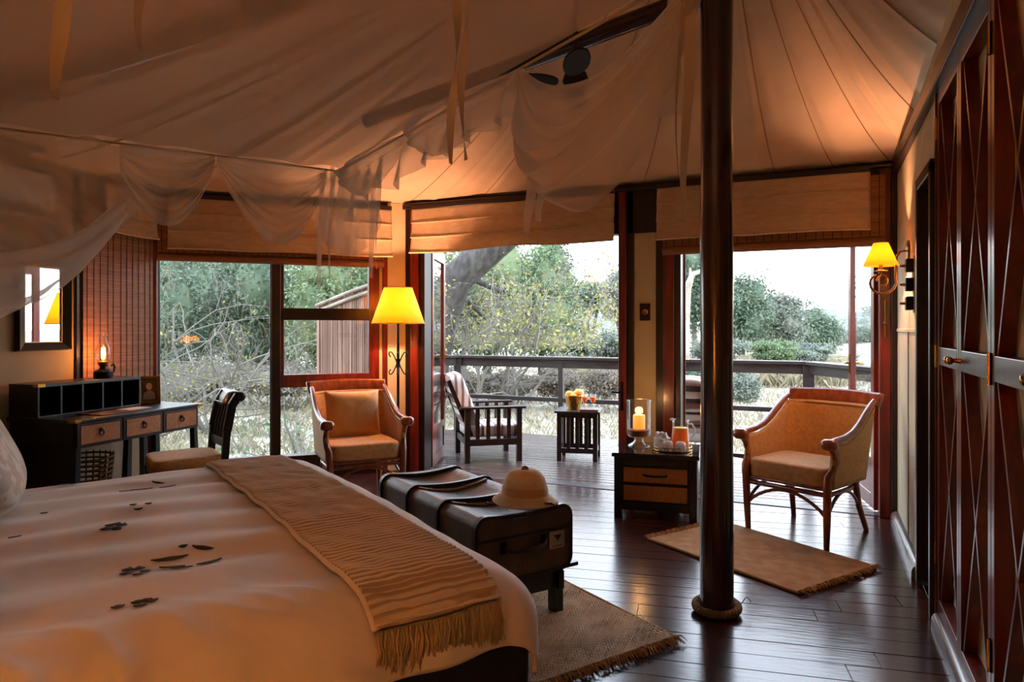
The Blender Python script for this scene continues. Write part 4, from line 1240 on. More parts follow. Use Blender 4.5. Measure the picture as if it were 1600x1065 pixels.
MB().box(0.0, 0.06, 0.10, 0.30, DH, 0.89).build('hutch_cheek', M_black, dk, bevel=0.01) if False else None
for x, y, z in ((-0.014, -0.014, DH-0.018), (DW-0.03, -0.014, DH-0.018)):
    MB().box(x, x+0.045, y, y+0.06, z, z+0.0195).build('brass_corner', M_brass, dk, bevel=0.002)
MB().box(-0.003, 0.045, 0.295, 0.34, 0.886, 0.907).build('brass_corner', M_brass, dk, bevel=0.002)
e = tag(MB().box(-0.20, 0.20, -0.11, 0.11, 0, 0.006).build('leather_blotter', M_leather, loc=ond(0.42, 0.16, DH+0.0005), rz=DA, bevel=0.002), 'brown leather blotter lying on the writing desk', 'blotter')
for i, (x, y, a, lab) in enumerate(((0.55, 0.14, 0.12, 'sheet of paper lying across the blotter on the desk'), (0.36, 0.15, -0.2, 'dark card lying on the blotter under the pigeonholes'))):
    tag(MB().box(-0.09, 0.09, -0.065, 0.065, 0, 0.001).build('paper_sheet', (M_paper, M_leather)[i], loc=ond(x, y, DH+0.0072+i*0.0002), rz=DA+a), lab, 'paper')
# picture frame
pf = thing('picture_frame', 'gilt picture frame with a sepia portrait on the desk', 'picture frame', ond(0.865, 0.33, DH), DA - math.radians(38))
MM = Rx(math.radians(-10))
fr = MB()
for bx in ((-0.075, 0.075, -0.008, 0.008, 0.0, 0.022), (-0.075, 0.075, -0.008, 0.008, 0.178, 0.20), (-0.075, -0.052, -0.008, 0.008, 0.02, 0.18), (0.052, 0.075, -0.008, 0.008, 0.02, 0.18)):
    fr.box(*bx, M=MM)
fr.build('frame', M_bronze, pf, bevel=0.003)
MB().box(-0.055, 0.055, -0.002, 0.006, 0.02, 0.18, MM).build('photo_print', M_photo, pf)
m = MB()
m.add([(0.02*math.cos(a), -0.0026, 0.125 + 0.026*math.sin(a)) for a in [2*math.pi*k/20 for k in range(20)]], [tuple(range(20))], MM)
m.add([(-0.042, -0.0026, 0.03), (0.042, -0.0026, 0.03), (0.036, -0.0026, 0.075), (0.012, -0.0026, 0.095), (-0.012, -0.0026, 0.095), (-0.036, -0.0026, 0.075)], [(0, 1, 2, 3, 4, 5)], MM)
m.build('portrait', M_photoskin, pf)
MB().bar((0, 0.035, 0.13), (0, 0.09, 0.0), 0.03, 0.004).build('frame_stand', M_black, pf)
# oil lamp
ol = thing('oil_lamp', 'lit glass oil lamp standing on top of the desk pigeonholes', 'oil lamp', ond(0.56, 0.42, 0.905))
MB().lathe([(0.0, 0), (0.058, 0), (0.060, 0.01), (0.060, 0.045), (0.05, 0.055), (0.028, 0.062), (0.02, 0.075)], 28).build('reservoir', M_iron, ol, smooth=40)
MB().lathe([(0.02, 0.075), (0.027, 0.085), (0.034, 0.10), (0.034, 0.112), (0.02, 0.118)], 20).build('burner', M_bronze, ol, smooth=40)
MB().lathe([(0.033, 0.112), (0.046, 0.135), (0.053, 0.165), (0.044, 0.20), (0.03, 0.24), (0.024, 0.275), (0.028, 0.30)], 28, cap=False).build('chimney', M_clear, ol, smooth=60, solid=0.0015)
MB().lathe([(0.0, 0.122), (0.011, 0.135), (0.014, 0.150), (0.008, 0.185), (0.0, 0.215)], 14).build('flame', M_flame, ol, smooth=60)
MB().tube([(0.058, 0, 0.03), (0.085, 0, 0.035), (0.095, 0, 0.07), (0.08, 0, 0.095), (0.065, 0, 0.08)], 0.006, 8, M=Rz(DA)).build('handle', M_iron, ol, smooth=60)
point_light('flame_light', (0, 0, 0.17), LAMP_W['oil'], (1.0, 0.34, 0.08), ol, 0.015)

# woven waste basket under the desk
wb2 = thing('wicker_basket', 'open-weave wicker basket standing under the desk', 'basket', ond(0.30, 0.30, 0))
m = MB()
for k in range(13):
    z = 0.03 + k*0.032; r = 0.135 + 0.10*z
    m.tube([(r*math.cos(2*math.pi*i/30), r*math.sin(2*math.pi*i/30), z) for i in range(30)], 0.0065, 5, closed=True)
for k in range(26):
    q = 2*math.pi*k/26; m.tube([(0.135*math.cos(q), 0.135*math.sin(q), 0.0), (0.178*math.cos(q), 0.178*math.sin(q), 0.43)], 0.005, 5)
tag(m.build('weave', M_wicker, wb2, smooth=60), kind='stuff')
MB().lathe([(0.0, 0), (0.135, 0.0), (0.135, 0.012), (0, 0.012)], 26).build('bottom', M_wicker, wb2)

# desk chair
ch = thing('desk_chair', 'dark wooden chair with scrolled slat back and tan seat at the desk', 'chair', (-3.655, 3.145, 0), math.radians(-30))
# local front = -Y ; back at +Y
SW, SD, SZ = 0.20, 0.20, 0.40
for sx in (-1, 1):
    MB().bar((sx*0.185, -0.185, 0), (sx*0.185, -0.185, SZ-0.02), 0.03, 0.03, w1=0.042, h1=0.042).build('leg', M_black, ch, bevel=0.003)
    pts = [(sx*0.18, 0.235, 0.0), (sx*0.18, 0.205, 0.2), (sx*0.18, 0.19, 0.4), (sx*0.178, 0.205, 0.6), (sx*0.176, 0.235, 0.76), (sx*0.176, 0.275, 0.825)]
    m = MB()
    for i in range(5): m.bar(pts[i], pts[i+1], 0.034, 0.042 if i < 3 else 0.05, up=(0, 1, 0))
    m.build('back_post', M_black, ch)
MB().box(-0.20, 0.20, -0.20, 0.20, SZ-0.055, SZ-0.01).build('seat_frame', M_black, ch, bevel=0.004)
MB().pillow(0.205, 0.205, 0.045, 0.28, T(0, -0.005, SZ+0.018), nu=36).build('seat_pad', M_uphol, ch, smooth=60)
m = MB(); m.lathe([(0.026, -0.20), (0.030, -0.196), (0.030, 0.196), (0.026, 0.20)], 16, T(0, 0.285, 0.815) @ Ry(math.pi/2))
m.build('scroll_rail', M_black, ch, smooth=50)
m = MB()
def crest(u, v): return (-0.195 + 0.39*u, 0.232 + 0.045*v**1.6, 0.745 + 0.09*v)
MB().grid(crest, 2, 6).build('crest_rail', M_black, ch, smooth=60, solid=0.03)
MB().box(-0.17, 0.17, 0.185, 0.215, 0.50, 0.55).build('lower_rail', M_black, ch, bevel=0.003)
for x in (-0.10, -0.033, 0.033, 0.10):
    m = MB(); m.bar((x, 0.20, 0.55), (x*1.05, 0.21, 0.64), 0.026, 0.014, up=(0, 1, 0)); m.bar((x*1.05, 0.21, 0.64), (x, 0.24, 0.76), 0.026, 0.014, up=(0, 1, 0))
    m.build('back_slat', M_black, ch)

# things on the left wall
def onl(x, y, z): return LC + LDIR*x + Vector((-LDIR.y, LDIR.x, 0))*y + Vector((0, 0, z))
mi = thing('wall_mirror', 'small mirror in a deep dark frame on the left wall', 'mirror', onl(0.93, 0.003, 1.40), LANG)
W2, H2, FRW = 0.185, 0.30, 0.055
def frame_piece(p):    # bevelled moulding between inner and outer rectangles
    (a, b_) = p
    (ax, az), (bx, bz) = a, b_
    m = MB()
    ia = (ax - math.copysign(FRW, ax), az - math.copysign(FRW, az)); ib = (bx - math.copysign(FRW, bx), bz - math.copysign(FRW, bz))
    vs = [(ax, 0, az), (bx, 0, bz), (ib[0], 0, ib[1]), (ia[0], 0, ia[1]), (ax*0.97, 0.045, az*0.98), (bx*0.97, 0.045, bz*0.98), (ib[0], 0.02, ib[1]), (ia[0], 0.02, ia[1])]
    m.add(vs, [(0, 1, 2, 3), (7, 6, 5, 4), (0, 4, 5, 1), (2, 6, 7, 3), (1, 5, 6, 2), (3, 7, 4, 0)])
    return m
cs = [(-W2, -H2), (W2, -H2), (W2, H2), (-W2, H2)]
for k in range(4): frame_piece((cs[k], cs[(k+1) % 4])).build('frame_side', M_black, mi)
m = MB()
ix, iz = W2-FRW, H2-FRW
m.box(-ix, ix, 0.004, 0.0205, -iz-0.006, -iz+0.004); m.box(-ix, ix, 0.004, 0.0205, iz-0.004, iz+0.006); m.box(-ix-0.006, -ix+0.004, 0.004, 0.0205, -iz, iz); m.box(ix-0.004, ix+0.006, 0.004, 0.0205, -iz, iz)
m.build('gilt_inner_edge', M_bronze, mi)
MB().box(-ix, ix, 0.004, 0.010, -iz, iz).build('mirror_glass', M_mirror, mi)
ac = thing('air_conditioner', 'wall-mounted air conditioner high on the left wall behind the net', 'air conditioner', onl(1.00, 0.003, 1.94), LANG)
def acprof(y, z): return (y, z)
prof = [(0, 0.02), (0.14, 0.0), (0.20, 0.06), (0.215, 0.14), (0.20, 0.27), (0.16, 0.30), (0, 0.30)]
m = MB(); k = len(prof)
m.add([(0.0, y, z) for y, z in prof] + [(0.80, y, z) for y, z in prof], [tuple(range(k-1, -1, -1)), tuple(range(k, 2*k))] + [(i, (i+1) % k, (i+1) % k + k, i+k) for i in range(k)])
m.build('casing', M_ac, ac, bevel=0.012)
MB().box(0.03, 0.77, 0.155, 0.206, 0.012, 0.055, None).build('outlet', M_acdark, ac)
for k in range(6):
    MB().box(0.05+0.125*k, 0.057+0.125*k, 0.16, 0.212, 0.008, 0.055).build('vane', M_ac, ac)
MB().box(0.03, 0.77, 0.165, 0.212, 0.030, 0.036).build('louver', M_ac, ac)
MB().box(0.02, 0.78, 0.155, 0.19, 0.262, 0.300).build('intake_grille', M_acdark, ac)
MB().box(0.03, 0.06, 0.205, 0.218, 0.085, 0.10).build('indicator', M_acdark, ac)

# ------------------------------------------------------------------ wardrobe with lattice doors
wd = thing('wardrobe', 'tall mahogany wardrobe with crossed lattice doors along the right wall', 'wardrobe', (XR, 3.42, 0), -math.pi/2)
# local x towards the camera (-Y), local y out of the room?  (rotation -90: local x -> -Y, local y -> +X, i.e. into the wardrobe)
WL = 2.12; DZ0, DZ1 = 0.045, 2.25
MB().box(0.0, WL, 0.56, 0.58, 0.0, DZ1+0.05).build('back_panel', M_dark, wd)
MB().box(-0.03, 0.0, -0.012, 0.58, 0.0, DZ1+0.05).build('side_panel', M_reddoor, wd, bevel=0.004)
MB().box(WL-0.02, WL, -0.0, 0.58, 0.0, DZ1+0.05).build('side_panel', M_reddoor, wd, bevel=0.004)
MB().box(-0.03, WL, -0.005, 0.58, DZ1, DZ1+0.05).build('top_panel', M_reddoor, wd, bevel=0.004)
MB().box(-0.03, WL, 0.0, 0.58, 0.0, DZ0-0.005).build('plinth', M_reddoor, wd, bevel=0.004)
M_curtain = mat('cream_door_curtain', '#d8caa8', 0.9, col2='#cbb993', nscale=9, stretch=(4, 1, 0.3))
def wardrobe_door(x0, x1, knob):
    d = MB().box(x0+0.003, x1-0.003, 0.046, 0.054, DZ0, DZ1).build('door', M_curtain, wd)
    S = 0.042
    for a, b_ in ((x0+0.002, x0+S), (x1-S, x1-0.002)):
        MB().box(a, b_, -0.004, 0.0455, DZ0, DZ1).build('stile', M_reddoor, d, bevel=0.003)
    for z0, z1 in ((DZ0, DZ0+0.065), (1.095, 1.170), (DZ1-0.06, DZ1)):
        MB().box(x0+S, x1-S, -0.004, 0.0455, z0, z1).build('rail', M_reddoor, d, bevel=0.003)
    for z0, z1 in ((DZ0+0.065, 1.095), (1.170, DZ1-0.06)):
        for k, (xa, xb) in enumerate(((x0+S, x1-S), (x1-S, x0+S))):
            w = 0.017; s = 1 if xb > xa else -1
            y0 = 0.002 + 0.0*k
            # crossed board as a sheared prism, cut level at the rails
            m = MB()
            a0, a1 = (xa, xa + s*w), (xb - s*w, xb)
            vs = [(a0[0], y0, z0), (a0[1], y0, z0), (a1[1], y0, z1), (a1[0], y0, z1), (a0[0], y0+0.040, z0), (a0[1], y0+0.040, z0), (a1[1], y0+0.040, z1), (a1[0], y0+0.040, z1)]
            fs = [(0, 1, 2, 3), (7, 6, 5, 4), (0, 4, 5, 1), (1, 5, 6, 2), (2, 6, 7, 3), (3, 7, 4, 0)]
            if s > 0: fs = fs
            m.add(vs, fs if s < 0 else [f[::-1] for f in fs])
            m.build('lattice_slat', M_reddoor, d, bevel=0.002)
    kx = x1-0.028 if knob > 0 else x0+0.028
    MB().lathe([(0.010, 0), (0.007, 0.010), (0.006, 0.020), (0.013, 0.026), (0.015, 0.034), (0.010, 0.041), (0, 0.043)], 16, T(kx, -0.004, 1.132) @ Rx(math.pi/2)).build('knob', M_brass, d, smooth=50)
    hx = x0 if knob > 0 else x1
    for zh in (1.085, 0.25, 2.05):
        m = MB(); m.box(hx-0.016 if hx > 0.01 else hx, hx+0.016, -0.0065, -0.003, zh, zh+0.09); m.tube([(hx, -0.008, zh-0.002), (hx, -0.008, zh+0.092)], 0.006, 8)
        m.build('hinge', M_brass, d, smooth=40)
wardrobe_door(0.0, 0.50, 1); wardrobe_door(0.50, 1.01, -1); wardrobe_door(1.01, 1.55, 1); wardrobe_door(1.55, 2.10, -1)
quarter_round('baseboard_wardrobe', (XR, 1.3, 0), (XR, 3.38, 0), 0.032, 0.055, M_base)

# ------------------------------------------------------------------ sconce, switches, plates, bolts
sc_ = thing('wall_sconce', 'lit wall sconce with small amber shade on the right wall', 'lamp', (XR, 4.46, 1.52))
MB().lathe([(0.0, 0.0), (0.048, 0.0), (0.045, 0.010), (0.02, 0.016), (0.0, 0.017)], 24, T(0, 0, 0.165) @ Ry(-math.pi/2) @ Matrix.Diagonal((1.25, 0.9, 1, 1))).build('back_plate', M_bronze, sc_, smooth=50)
pts = [(-0.012, 0, 0.165), (-0.045, 0.0, 0.160), (-0.065, 0.0, 0.13), (-0.068, 0, 0.07), (-0.066, 0, 0.0)]
for k in range(20):
    q = -0.1 - k*0.42; r = 0.078 - 0.0031*k
    pts.append((-0.140 + r*math.cos(q), 0.0 + 0.002*k, -0.008 + r*math.sin(q)))
MB().tube(pts, 0.0065, 8).build('scroll_arm', M_bronze, sc_, smooth=60)
pts = [(-0.14, 0.02, 0.055), (-0.145, 0.01, 0.03), (-0.165, 0.0, 0.0)]
MB().tube(pts, 0.006, 8).build('candle_stem', M_bronze, sc_, smooth=60)
MB().lathe([(0.0, 0), (0.035, 0.002), (0.036, 0.006), (0.012, 0.010), (0.011, 0.055)], 18, T(-0.14, 0.02, 0.052)).build('drip_pan', M_bronze, sc_, smooth=40)
MB().lathe([(0.092, 0.085), (0.038, 0.215)], 28, T(-0.14, 0.02, 0.0), cap=False).build('lamp_shade', M_shadeglow, sc_, smooth=60, solid=0.002)
MB().sphere((-0.14, 0.02, 0.128), (0.014, 0.014, 0.02)).build('bulb', M_bulb, sc_, smooth=180)
point_light('bulb_light', (-0.14, 0.02, 0.14), LAMP_W['sconce'], WARM, sc_, 0.02)

sw = thing('dimmer_switches', 'column of three dark rotary switches on the right wall', 'switch', (XR, 4.21, 1.33))
MB().box(-0.008, 0, -0.04, 0.04, 0.0, 0.30).build('switch_plate', M_wall, sw, bevel=0.003)
for k in range(3):
    z = 0.05 + k*0.10
    hb = MB(); hb.box(-0.045, -0.008, -0.032, 0.032, z-0.036, z+0.036); o = hb.build('switch_box', M_iron, sw, bevel=0.006)
    MB().tube([(-0.045, 0, z), (-0.07, 0, z)], [0.008, 0.006], 8).build('knob', M_brass, o, smooth=50)
bp = thing('brass_switch', 'round brass switch on a dark square plate beside the doorway', 'switch', (-1.21, YM, 1.37))
MB().box(-0.04, 0.04, -0.012, 0, -0.065, 0.065).build('plate', M_dark, bp, bevel=0.004)
MB().lathe([(0.026, 0), (0.026, 0.006), (0.02, 0.012), (0, 0.013)], 24, T(0, -0.012, 0.0) @ Rx(math.pi/2)).build('dial', M_brass, bp, smooth=40)
MB().tube([(0, -0.022, 0), (0, -0.04, -0.004)], 0.005, 8).build('toggle', M_brass, bp, smooth=60)
bo = thing('door_bolt', 'antique bolt with a round knob on the jamb under the sconce', 'bolt', (0.393, YM-0.062, 1.18))
MB().box(-0.010, 0.010, -0.006, 0, 0.0, 0.26).build('bolt_plate', M_bronze, bo, bevel=0.003)
MB().tube([(0, -0.012, 0.01), (0, -0.012, 0.25)], 0.006, 8).build('rod', M_bronze, bo, smooth=60)
MB().sphere((0, -0.022, 0.10), 0.014).build('knob', M_rattan, bo, smooth=180)
bo2 = thing('lever_latch', 'dark lever latch on the jamb left of the cream panel', 'handle', (-1.375, YM-0.052, 0.72))
MB().box(-0.012, 0.012, -0.006, 0, -0.10, 0.12).build('latch_plate', M_iron, bo2, bevel=0.003)
MB().tube([(0, -0.006, 0.04), (0, -0.035, 0.04), (-0.07, -0.04, 0.045)], 0.007, 8).build('lever', M_iron, bo2, smooth=60)

# ceiling fan glimpsed through the net
M_fan = mat('dull_dark_wood', '#1e1410', 0.85)
fa = thing('ceiling_fan', 'small dark ceiling fan glimpsed through the net above the big swag', 'fan', (-0.93, 2.74, 2.28))
MB().lathe([(0.0, -0.03), (0.045, -0.025), (0.055, 0.0), (0.045, 0.03), (0.02, 0.04), (0.01, 0.06), (0.01, 0.60)], 20).build('motor', M_fan, fa, smooth=50)
for k in range(4):
    a = k*math.pi/2 + 0.35
    MM = Rz(a) @ T(0.19, 0, 0.0) @ Rx(math.radians(14))
    m = MB(); n_ = 24
    ring = [(0.12*math.cos(2*math.pi*i/n_) + (0.02 if math.cos(2*math.pi*i/n_) > 0 else 0), 0.055*math.sin(2*math.pi*i/n_), 0) for i in range(n_)]
    m.add([(x, y, 0.004) for x, y, z in ring] + [(x, y, -0.004) for x, y, z in ring], [tuple(range(n_)), tuple(range(2*n_-1, n_-1, -1))] + [(i+n_, (i+1) % n_+n_, (i+1) % n_, i) for i in range(n_)], MM)
    m.build('blade', M_fan, fa)

# ------------------------------------------------------------------ on the deck
ZR = 0.90
corner_pts = [Vector((-4.75, 6.75, 0)), Vector((-4.05, 7.5, 0)), Vector((-0.1, 7.5, 0)), Vector((0.62, 6.28, 0)), Vector((1.35, 6.05, 0))]
rl = thing('deck_railing', 'weathered wooden railing around the outside deck', 'railing', corner_pts[2])
RO = corner_pts[2]
for i in range(len(corner_pts)-1):
    a, b_ = corner_pts[i]-RO, corner_pts[i+1]-RO
    d = (b_-a).normalized()*0.04
    MB().bar(a - d + Vector((0, 0, ZR)), b_ + d + Vector((0, 0, ZR)), 0.13, 0.035).build('handrail', M_rail, rl, bevel=0.006)
    MB().bar(a + Vector((0, 0, ZR-0.065)), b_ + Vector((0, 0, ZR-0.065)), 0.04, 0.095).build('fascia_rail', M_rail, rl, bevel=0.005)
    MB().bar(a + Vector((0, 0, 0.42)), b_ + Vector((0, 0, 0.42)), 0.045, 0.05).build('lower_rail', M_rail, rl, bevel=0.005)
for p, w in ((corner_pts[0], 0.09), (corner_pts[1], 0.10), (Vector((-2.72, 7.5, 0)), 0.06), (Vector((-1.35, 7.5, 0)), 0.06), (corner_pts[2], 0.11), (corner_pts[3], 0.09)):
    q = p - RO
    MB().box(q.x-w/2, q.x+w/2, q.y-w/2, q.y+w/2, -0.2, ZR-0.018).build('post', M_rail, rl, bevel=0.006)

def deck_chair(label, loc, rz):
    e = thing('deck_chair', label, 'chair', loc, rz, 'deck chairs')
    # local front = +X ; width along Y
    w, dp = 0.27, 0.25
    for sx in (-1, 1):
        for sy in (-1, 1):
            MB().box(sx*dp-0.025, sx*dp+0.025, sy*w-0.025, sy*w+0.025, 0, 0.50).build('leg', M_dark, e, bevel=0.003)
    for sy in (-1, 1):
        MB().box(-dp-0.07, dp+0.06, sy*w-0.045, sy*w+0.045, 0.50, 0.522).build('arm', M_dark, e, bevel=0.004)
        MB().box(-dp, dp, sy*w-0.012, sy*w+0.012, 0.155, 0.215).build('side_rail', M_dark, e, bevel=0.003)
        for k in range(4):
            x = -dp + 0.10 + k*0.10
            MB().box(x-0.018, x+0.018, sy*w-0.008, sy*w+0.008, 0.21, 0.50).build('side_slat', M_dark, e)
    for sx in (-1, 1): MB().box(sx*dp-0.012, sx*dp+0.012, -w, w, 0.155, 0.215).build('cross_rail', M_dark, e, bevel=0.003)
    MB().pillow(0.27, 0.235, 0.062, 0.25, T(0.02, 0, 0.285), nu=36).build('seat_cushion', M_stripe, e, smooth=60)
    MB().pillow(0.075, 0.23, 0.285, 0.3, T(-0.262, 0, 0.555) @ Ry(math.radians(-20)), nu=36).build('back_cushion', M_stripe, e, smooth=60)
    for sy in (-1, 1): MB().bar((-0.20, sy*0.215, 0.24), (-0.42, sy*0.215, 0.77), 0.035, 0.04).build('back_post', M_dark, e, bevel=0.003)
    for k in range(5):
        t = 0.12 + 0.2*k
        MB().bar((-0.205-0.22*t, -0.215, 0.24+0.53*t), (-0.205-0.22*t, 0.215, 0.24+0.53*t), 0.014, 0.05).build('back_slat', M_dark, e)
    return e
deck_chair('wooden deck chair with striped cushions left of the small deck table', (-2.98, 6.10, -0.012), math.radians(38))
deck_chair('wooden deck chair with striped cushions half hidden behind the dark pole', (-1.12, 6.60, -0.012), math.radians(88))

dt = thing('deck_table', 'small dark slatted table on the deck', 'table', (-2.13, 6.38, -0.012), math.radians(12))
for sx in (-1, 1):
    for sy in (-1, 1): MB().box(sx*0.17-0.022, sx*0.17+0.022, sy*0.15-0.022, sy*0.15+0.022, 0, 0.455).build('leg', M_dark, dt, bevel=0.003)
MB().box(-0.215, 0.215, -0.195, 0.195, 0.455, 0.475).build('table_top', M_dark, dt, bevel=0.004)
for sy in (-1, 1):
    MB().box(-0.17, 0.17, sy*0.15-0.012, sy*0.15+0.012, 0.075, 0.12).build('rail', M_dark, dt)
    MB().box(-0.17, 0.17, sy*0.15-0.012, sy*0.15+0.012, 0.41, 0.455).build('rail', M_dark, dt)
    for x in (-0.085, 0.0, 0.085): MB().box(x-0.018, x+0.018, sy*0.15-0.008, sy*0.15+0.008, 0.12, 0.41).build('slat', M_dark, dt)
for sx in (-1, 1):
    MB().box(sx*0.17-0.012, sx*0.17+0.012, -0.15, 0.15, 0.075, 0.12).build('rail', M_dark, dt)
    for y in (-0.05, 0.05): MB().box(sx*0.17-0.008, sx*0.17+0.008, y-0.018, y+0.018, 0.12, 0.41).build('slat', M_dark, dt)
def ondt(x, y): return Vector((-2.13, 6.38, -0.012)) + Vector((*rot2((x, y), math.radians(12)), 0.4755))
bk = thing('fruit_bucket', 'small brass bucket filled with oranges on the deck table', 'bucket', ondt(-0.05, 0.02))
MB().lathe([(0.0, 0), (0.06, 0), (0.062, 0.01), (0.088, 0.125), (0.090, 0.13), (0.084, 0.125), (0.06, 0.012), (0, 0.012)], 28).build('bucket_shell', M_brass, bk, smooth=40)
MB().tube([(0.09*math.cos(a), 0.09*math.sin(a), 0.13) for a in [2*math.pi*k/30 for k in range(30)]], 0.004, 6, closed=True).build('bucket_rim', M_brass, bk, smooth=60)
for (x, y, z, r, lab) in ((-0.045, -0.01, 0.135, 0.043, 'orange at the left of the brass bucket'), (0.045, -0.005, 0.148, 0.048, 'largest orange at the right of the brass bucket'), (0.0, -0.045, 0.118, 0.040, 'orange at the front of the brass bucket'), (0.0, 0.045, 0.125, 0.042, 'orange at the back of the brass bucket')):
    o = MB().sphere((0, 0, 0), (r, r, r*0.95), 20, 12).build('orange', M_orange, smooth=180, loc=ondt(-0.05+x, 0.02+y) + Vector((0, 0, z)))
    tag(o, lab, 'orange', 'oranges in the brass bucket')
    MB().lathe([(0.0, 0), (0.004, 0.001), (0.0, 0.004)], 8, T(0, 0, r*0.94)).build('stem_scar', M_leafstitch, o)
for i, (x, y) in enumerate(((0.06, -0.06), (0.14, -0.05))):
    g = thing('juice_glass', ('stemmed glass of amber drink nearer to the brass bucket', 'stemmed glass of amber drink farther from the brass bucket')[i], 'glass', ondt(x, y), 0, 'glasses on the deck table')
    MB().lathe([(0.028, 0), (0.028, 0.003), (0.004, 0.008), (0.004, 0.06), (0.02, 0.08), (0.03, 0.11), (0.032, 0.15)], 20, cap=False).build('glass', M_clear, g, smooth=60, solid=0.0015)
    MB().lathe([(0.0, 0.064), (0.018, 0.081), (0.027, 0.108), (0.028, 0.125), (0, 0.125)], 18).build('drink', M_juice, g, smooth=60)
tag(MB().box(-0.085, 0.085, -0.06, 0.06, 0, 0.018).build('book', M_leather, loc=ondt(0.11, -0.125), rz=0.25, bevel=0.002), 'dark book lying on the front of the deck table', 'book')

# reed screen outside the left window
RA, RB = at(500, 560, 7.7), at(592, 560, 6.95)
RA.z = RB.z = -0.5
rs = thing('reed_screen', 'reed screen fence seen through the left window', 'screen', RA, math.atan2((RB-RA).y, (RB-RA).x))
RL = (RB-RA).length; rnd = random.Random(3)
nre = 30
for k in range(nre):
    x = RL*(k+0.5)/nre; t = k/nre
    zt = 2.02 + 0.20*t + rnd.uniform(-0.03, 0.02)
    MB().tube([(x + rnd.uniform(-0.006, 0.006), 0, 0.0), (x + rnd.uniform(-0.012, 0.012), rnd.uniform(-0.006, 0.006), zt*0.5), (x + rnd.uniform(-0.006, 0.006), 0, zt)], RL/nre*0.56, 6).build('reed', M_reed, rs, smooth=60)
for dz in (0.0, 0.07): MB().tube([(-0.02, -0.03, 2.0 - dz), (RL*0.5, -0.035, 2.11 - dz), (RL+0.02, -0.03, 2.21 - dz)], 0.02, 8).build('top_pole', M_palebark, rs, smooth=60)
MB().box(-0.02, 0.03, -0.03, 0.03, 0, 2.02).build('end_post', M_reed, rs)

# ------------------------------------------------------------------ the bush outside
ZG = -0.5
def ground_z(x, y):
    d = math.hypot(x, y)
    return ZG + 0.10*noise.noise(Vector((x*0.12, y*0.12, 0))) * min(1, max(0, (d-9)/8)) + 0.9*min(1, max(0, (d-45)/80))
m = MB(); vs = []; fs = []
R_ = [4.5, 6, 8, 10, 12, 14, 17, 20, 24, 28, 33, 40, 50, 62, 80, 110, 160, 260]
NA_ = 96
for r in R_:
    for k in range(NA_):
        a = 2*math.pi*k/NA_
        x, y = -1.5 + r*math.cos(a), 2.0 + r*math.sin(a)
        vs.append((x, y, ground_z(x, y)))
for j in range(len(R_)-1):
    for k in range(NA_):
        l = (k+1) % NA_
        fs.append((j*NA_+k, j*NA_+l, (j+1)*NA_+l, (j+1)*NA_+k))
fs.append(tuple(range(NA_)))
m.add(vs, fs)
struct(m.build('floor_ground', M_ground, smooth=180))

def leaf_cloud(blobs, n, size, seed, asp=0.5):
    """n small leaves in tufts around lumpy blobs"""
    g = np.random.default_rng(seed)
    C_ = np.array([b[0] for b in blobs]); R_b = np.array([b[1] for b in blobs])
    wts = R_b[:, 0]*R_b[:, 1] + R_b[:, 0]*R_b[:, 2]
    nt = max(40, n // 14)                                    # tufts of about 14 leaves
    bi = g.choice(len(blobs), nt, p=wts/wts.sum())
    v = g.normal(size=(nt, 3)); v /= np.linalg.norm(v, axis=1)[:, None]
    lump = 1 + 0.16*np.sin(v[:, 0]*5 + seed + bi)*np.cos(v[:, 2]*6 + bi*1.7) + 0.10*np.sin(v[:, 1]*11 + seed)
    tc_ = C_[bi] + v*R_b[bi]*(g.uniform(0.70, 1.10, nt)*lump)[:, None]
    ti = np.repeat(np.arange(nt), 14)
    k = len(ti)
    sp = (R_b[bi][:, :].min(axis=1)*0.13 + size)[ti]
    p = tc_[ti] + g.normal(size=(k, 3))*sp[:, None]*np.array([1, 1, 0.7])
    nn = v[ti]*0.6 + g.normal(size=(k, 3))*0.6 + np.array([0, 0, 0.4]); nn /= np.linalg.norm(nn, axis=1)[:, None]
    a = g.normal(size=(k, 3)); a -= nn*(a*nn).sum(axis=1)[:, None]; a /= np.linalg.norm(a, axis=1)[:, None]
    b_ = np.cross(nn, a)
    s = (size*g.uniform(0.55, 1.25, k))[:, None]
    vs = np.stack([p - a*s, p + b_*s*asp, p + a*s, p - b_*s*asp], axis=1).reshape(-1, 3)
    fs = np.arange(4*k).reshape(-1, 4)
    m = MB(); m.v = vs.tolist(); m.f = fs.tolist()
    return m
def core(blobs, seed, k=0.66):
    m = MB()
    for c, r in blobs:
        def fn(u, v):
            th = 2*math.pi*u; ph = -math.pi/2 + math.pi*v
            d = Vector((math.cos(ph)*math.cos(th), math.cos(ph)*math.sin(th), math.sin(ph)))
            f = k*(1 + 0.25*noise.noise(d*2.6 + Vector((seed, c[0], c[1]))))
            return (c[0]+d.x*r[0]*f, c[1]+d.y*r[1]*f, c[2]+d.z*r[2]*f)
        m.grid(fn, 16, 10, closeu=True)
    return m
